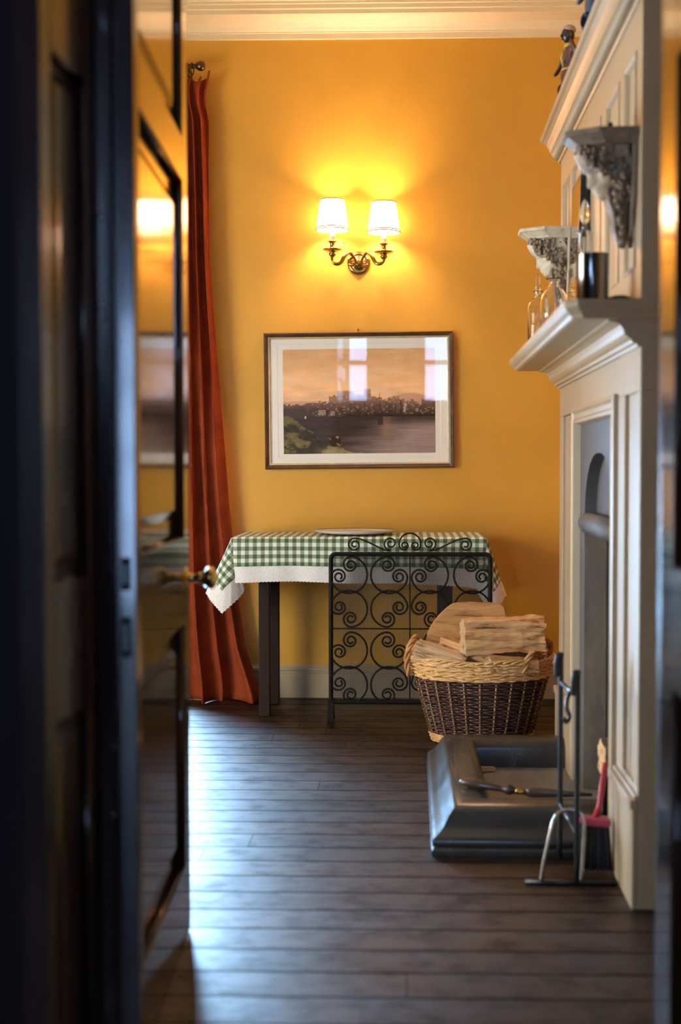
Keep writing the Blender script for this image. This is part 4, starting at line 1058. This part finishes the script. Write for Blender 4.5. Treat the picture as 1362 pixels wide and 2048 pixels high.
pg=MB(); pg.box(-.006,.006,-.006,.006,0,.030); pg.box(-.008,.008,-.008,.008,0,.006)
o=pg.build('black_peg',M['black'],None,.001,weld=False,label='short black wooden peg standing on top of the near carved bracket',category='peg'); o.location=(.505,3.335,1.941)

# narrow black framed picture leaning behind the lamp
lf=thing('leaning_frame','narrow black framed mirror leaning on the shelf behind the candle lamp','mirror')
q=Matrix.Translation(V(FX-.030,4.30,ZS))@Matrix.Rotation(math.radians(2.0),4,'Y')
p=MB()
for (y0,y1,z0,z1) in ((-.115,-.095,0,.53),(.095,.115,0,.53),(-.095,.095,0,.022),(-.095,.095,.508,.53)): p.box(-.010,.012,y0,y1,z0,z1,0,q)
p.build('frame',M['black'],lf,.002,weld=False)
MB().box(-.0098,.008,-.096,.096,.02,.51,0,q).build('mirror_glass',mat('old_mirror',(.8,.8,.78),.06,1),lf)

# glass decanters
def decanter(name,label,x,y,body,stop,gl=M['glass']):
    t=thing(name,label,'decanter','glass decanters on the mantel shelf',loc=(x,y,ZS))
    inner=[(max(r-.003,.0),z+.004 if i==0 else z) for i,(r,z) in enumerate(body)]
    MB().lathe([(0,0)]+body+inner[::-1][:-1]+[(0,.006)],(0,0,0),'Z',16 if stop=='tall' else 32).build('bottle',gl,t)
    if stop=='tall':
        MB().lathe([(0,.215),(.008,.218),(.010,.238),(.012,.242),(.012,.246),(.008,.25),(.010,.275),(.008,.292),(0,.300)],(0,0,0),'Z',8).build('stopper',gl,t)
    elif stop=='ball':
        b=MB(); b.ball((0,0,.030),.028,20,14); b.build('stopper',gl,t)
    return t
decanter('glass_decanter','cut glass square shouldered decanter with tall pointed stopper, farthest along the shelf',.468,4.80,[(.036,0),(.038,.004),(.038,.176),(.034,.192),(.020,.204),(.013,.210),(.012,.226),(.017,.233),(.019,.236)],'tall')
decanter('glass_decanter','clear round shouldered decanter with wide lip and no stopper',.474,4.32,[(.042,0),(.045,.005),(.046,.10),(.045,.135),(.040,.158),(.028,.176),(.018,.186),(.017,.200),(.024,.209),(.028,.212)],None)
o=MB(); o.ball((0,0,.026),.026,20,14); so_=thing('glass_stopper','round glass ball stopper lying beside the decanters','stopper',loc=(.425,3.99,ZS)); o.build('ball',M['glass'],so_)

# silver beaker
sb=thing('silver_beaker','polished silver cylindrical beaker standing on the near corner of the shelf','beaker',loc=(.462,3.335,ZS))
MB().lathe([(0,0),(.044,0),(.045,.003),(.0425,.01),(.0415,.06),(.042,.128),(.0435,.131),(.0415,.131),(.040,.126),(.039,.01),(0,.008)],(0,0,0),'Z',48).build('cup',M['silver'],sb)
bc=thing('black_dish','small low black dish on the shelf beside the silver beaker','dish',loc=(.530,3.33,ZS)); MB().lathe([(0,0),(.034,0),(.036,.006),(.030,.020),(.018,.026),(0,.027)],(0,0,0),'Z',32).build('body',M['black'],bc)
# candle lamp
cl_=thing('candle_lamp','clear glass candlestick lamp with an unlit flame bulb behind the silver beaker','lamp',loc=(.492,3.71,ZS))
MB().lathe([(0,0),(.045,0),(.046,.006),(.02,.014),(.010,.03),(.016,.05),(.010,.07),(.012,.10),(.018,.12),(.018,.130)],(0,0,0),'Z',28).build('base',M['glass'],cl_)
sl=MB(); sl.lathe([(.0165,.130),(.0165,.250),(.024,.254),(.024,.258),(.0145,.258),(.0145,.134)],(0,0,0),'Z',28,caps=False); sl.build('sleeve',M['glass'],cl_)
MB().lathe([(0,.13),(.007,.13),(.007,.20),(.004,.205),(.004,.24),(0,.24)],(0,0,0),'Z',12).build('candle_stem',M['candle'],cl_)
MB().lathe([(.0,.258),(.0085,.258),(.0085,.276),(.0,.277)],(0,0,0),'Z',16).build('bulb_cap',M['silver'],cl_)
MB().lathe([(.008,.277),(.0145,.292),(.0155,.305),(.0135,.320),(.008,.336),(.003,.346),(.0,.349)],(0,0,0),'Z',20).build('flame_bulb',M['glass'],cl_)

# ------------------------------------------------------------------ figurines on the overmantel
def figurine(name,label,loc,s,rz,coat,capm,lean=0):
    t=thing(name,label,'figurine','painted figurines on top of the overmantel',loc=loc,rot=(0,0,rz)); t.scale=(s,s,s)
    # joints (x sideways, -y front)
    J={'pel':(0,0,.17,.026),'wa':(0,0,.20,.022),'ch':(.004,-.002,.245,.030),'ne':(.004,-.002,.275,.011),'he':(.004,-.004,.297,.016),
       'sl':(-.036,0,.258,.013),'el':(-.052,-.006,.215,.010),'hl':(-.040,-.032,.180,.008),'fl':(-.036,-.042,.172,.005),
       'sr':(.042,0,.258,.013),'er':(.064,.004,.225,.010),'hr':(.050,-.020,.285,.008),
       'kl':(-.020,-.018,.095,.015),'al':(-.020,.0,.018,.011),'tl':(-.021,-.03,.010,.008),
       'kr':(.020,-.010,.095,.015),'ar':(.022,.006,.018,.011),'tr':(.024,-.024,.010,.008)}
    E=[('pel','wa'),('wa','ch'),('ch','ne'),('ne','he'),('ch','sl'),('sl','el'),('el','hl'),('hl','fl'),('ch','sr'),('sr','er'),('er','hr'),('pel','kl'),('kl','al'),('al','tl'),('pel','kr'),('kr','ar'),('ar','tr')]
    ks=list(J); me=bpy.data.meshes.new('figure_body'); me.from_pydata([J[k][:3] for k in ks],[(ks.index(a),ks.index(b)) for a,b in E],[]); me.materials.append(coat)
    o=bpy.data.objects.new('body',me); C.objects.link(o); o.parent=t
    md=o.modifiers.new('skin','SKIN'); 
    if me.skin_vertices:
        for i,k in enumerate(ks): me.skin_vertices[0].data[i].radius=(J[k][3],J[k][3]); me.skin_vertices[0].data[i].use_root=(i==0)
    o.modifiers.new('sub','SUBSURF').levels=2; o.modifiers['sub'].render_levels=2; md.use_smooth_shade=True
    h=MB(); h.ball((.004,-.006,.312),(.023,.025,.031),20,14); h.ball((.004,-.031,.308),(.004,.006,.006),8,6); h.ball((.004,-.028,.296),(.008,.004,.003),8,6); h.ball((-.019,-.004,.310),(.004,.006,.008),8,6); h.ball((.027,-.004,.310),(.004,.006,.008),8,6)
    h.build('head',M['fig_black'],t,weld=False)
    c=MB(); c.ball((.002,.0,.334),(.0235,.025,.018),20,10); c.lathe([(.024,.326),(.026,.329),(.024,.333)],(.002,0,0),'Z',20,caps=False); c.build('cap',capm,t,weld=False)
    k=MB(); k.lathe([(.013,.268),(.019,.272),(.018,.280),(.012,.284)],(.004,-.002,0),'Z',16,caps=False); k.tube([(.0,-.02,.20),(.01,-.034,.225),(.012,-.03,.25)],.006,8); k.tube([( .024*math.cos(a),.024*math.sin(a),.188) for a in [2*PI*i/20 for i in range(20)]],.005,6,closed=True)
    k.build('collar_and_sash',M['fig_gold'],t,weld=False)
    b=MB(); b.lathe([(0,0),(.050,0),(.052,.004),(.048,.012),(0,.013)],(0,0,0),'Z',24); b.build('base',M['fig_black'],t)
    return t
ZT=2.339
figurine('figurine','dark standing figurine with a pale cap, farther along the top of the overmantel',(.566,4.72,ZT),.97,math.radians(-70),M['fig_red'],M['fig_cap'])
figurine('figurine','nearer figurine in blue and buff on the overmantel top, cut off by the photo edge',(.560,4.02,ZT),1.05,math.radians(-80),M['fig_blue'],M['fig_cap'])

# curtain in the room behind (seen only in the picture glass)
rc_=MB(); vs=[]
for j in range(31):
    g=j/30; z=2.9*(1-g)+.02
    for i in range(61):
        u=i/60; x=-.20+.24*u+(.08*(1-g)*u); vs.append((x,-3.9+.03*math.sin(u*30),z))
rc_.add(vs,[(j*61+i,j*61+i+1,(j+1)*61+i+1,(j+1)*61+i) for j in range(30) for i in range(60)],0,True)
o=rc_.build('curtain',mat('pale_linen',(.6,.6,.58),.9),None,label='pale linen curtain at the passage window behind the camera',category='curtain')

# ------------------------------------------------------------------ light
wd=bpy.data.worlds.new('World'); sc.world=wd; wd.use_nodes=True; bg=wd.node_tree.nodes['Background']; bg.inputs[0].default_value=(.48,.72,1.0,1)
# overcast sky, far brighter over the horizon beyond the back window than elsewhere
_N=wd.node_tree.nodes.new; _L=wd.node_tree.links
tc=_N('ShaderNodeTexCoord'); vd=_N('ShaderNodeVectorMath'); vd.operation='DOT_PRODUCT'; vd.inputs[1].default_value=(-.30,.94,.15); _L.new(tc.outputs['Generated'],vd.inputs[0])
mr=_N('ShaderNodeMapRange'); mr.interpolation_type='SMOOTHSTEP'; mr.inputs['From Min'].default_value=.45; mr.inputs['From Max'].default_value=.95; mr.inputs['To Min'].default_value=4.0; mr.inputs['To Max'].default_value=270.0
_L.new(vd.outputs['Value'],mr.inputs['Value']); sy=_N('ShaderNodeSeparateXYZ'); _L.new(tc.outputs['Generated'],sy.inputs[0])
m2=_N('ShaderNodeMapRange'); m2.interpolation_type='SMOOTHSTEP'; m2.inputs['From Min'].default_value=-.75; m2.inputs['From Max'].default_value=-.93; m2.inputs['To Min'].default_value=0; m2.inputs['To Max'].default_value=26.0
_L.new(sy.outputs['Y'],m2.inputs['Value']); ad=_N('ShaderNodeMath'); ad.operation='ADD'; m5=_N('ShaderNodeMapRange'); m5.interpolation_type='SMOOTHSTEP'; m5.inputs['From Min'].default_value=-.2; m5.inputs['From Max'].default_value=-.6; m5.inputs['To Min'].default_value=0; m5.inputs['To Max'].default_value=13.2; _L.new(sy.outputs['X'],m5.inputs['Value']); a5=_N('ShaderNodeMath'); a5.operation='ADD'; _L.new(mr.outputs[0],a5.inputs[0]); _L.new(m5.outputs[0],a5.inputs[1]); _L.new(a5.outputs[0],ad.inputs[0]); _L.new(m2.outputs[0],ad.inputs[1]); _L.new(ad.outputs[0],bg.inputs[1])
mc=_N('ShaderNodeMix'); mc.data_type='RGBA'; mc.inputs[6].default_value=(1.0,.97,.91,1); mc.inputs[7].default_value=(.36,.65,1.0,1)
m3=_N('ShaderNodeMapRange'); m3.inputs['From Min'].default_value=.3; m3.inputs['From Max'].default_value=.8; _L.new(vd.outputs['Value'],m3.inputs['Value']); _L.new(m3.outputs[0],mc.inputs[0]); md_=_N('ShaderNodeMix'); md_.data_type='RGBA'; md_.inputs[7].default_value=(.38,.60,1.0,1); _L.new(mc.outputs[2],md_.inputs[6])
m4=_N('ShaderNodeMapRange'); m4.inputs['From Min'].default_value=-.8; m4.inputs['From Max'].default_value=-.93; _L.new(sy.outputs['Y'],m4.inputs['Value']); _L.new(m4.outputs[0],md_.inputs[0]); _L.new(md_.outputs[2],bg.inputs[0])
def portal(loc,rot,sx_,sy_):
    l=bpy.data.lights.new('window_portal','AREA'); l.shape='RECTANGLE'; l.size=sx_; l.size_y=sy_; l.cycles.is_portal=True
    o=bpy.data.objects.new('window_portal',l); o.location=loc; o.rotation_euler=rot; C.objects.link(o)
portal(((wx0+wx1)/2,YW+.02,(wz0+wz1)/2),(math.radians(-90),0,0),wx1-wx0,wz1-wz0)
portal((XL-.02,(ly0+ly1)/2,(lz0+lz1)/2),(0,math.radians(-90),0),lz1-lz0,ly1-ly0)
for (a,b_,c,d) in rw: portal(((a+b_)/2,-4.02,(c+d)/2),(math.radians(90),0,0),b_-a,d-c)

# ------------------------------------------------------------------ camera
cd=bpy.data.cameras.new('Camera'); cam=bpy.data.objects.new('Camera',cd); C.objects.link(cam); sc.camera=cam
F=2600.; cd.sensor_fit='VERTICAL'; cd.sensor_height=36; cd.lens=36*F/2048
yaw=math.atan(73/F); pitch=math.atan(89/F)
cam.location=(0,0,1.1); cam.rotation_euler=(PI/2-pitch,0,yaw); cd.shift_x=-66/2048
cd.dof.use_dof=True; cd.dof.focus_distance=5.75; cd.dof.aperture_fstop=2.1; cd.clip_start=.05
sc.view_settings.view_transform='Standard'; sc.view_settings.look='None'; sc.view_settings.gamma=1; sc.view_settings.exposure=0.0; sc.view_settings.use_curve_mapping=False
sc.cycles.max_bounces=10; sc.cycles.diffuse_bounces=5; sc.cycles.transparent_max_bounces=24
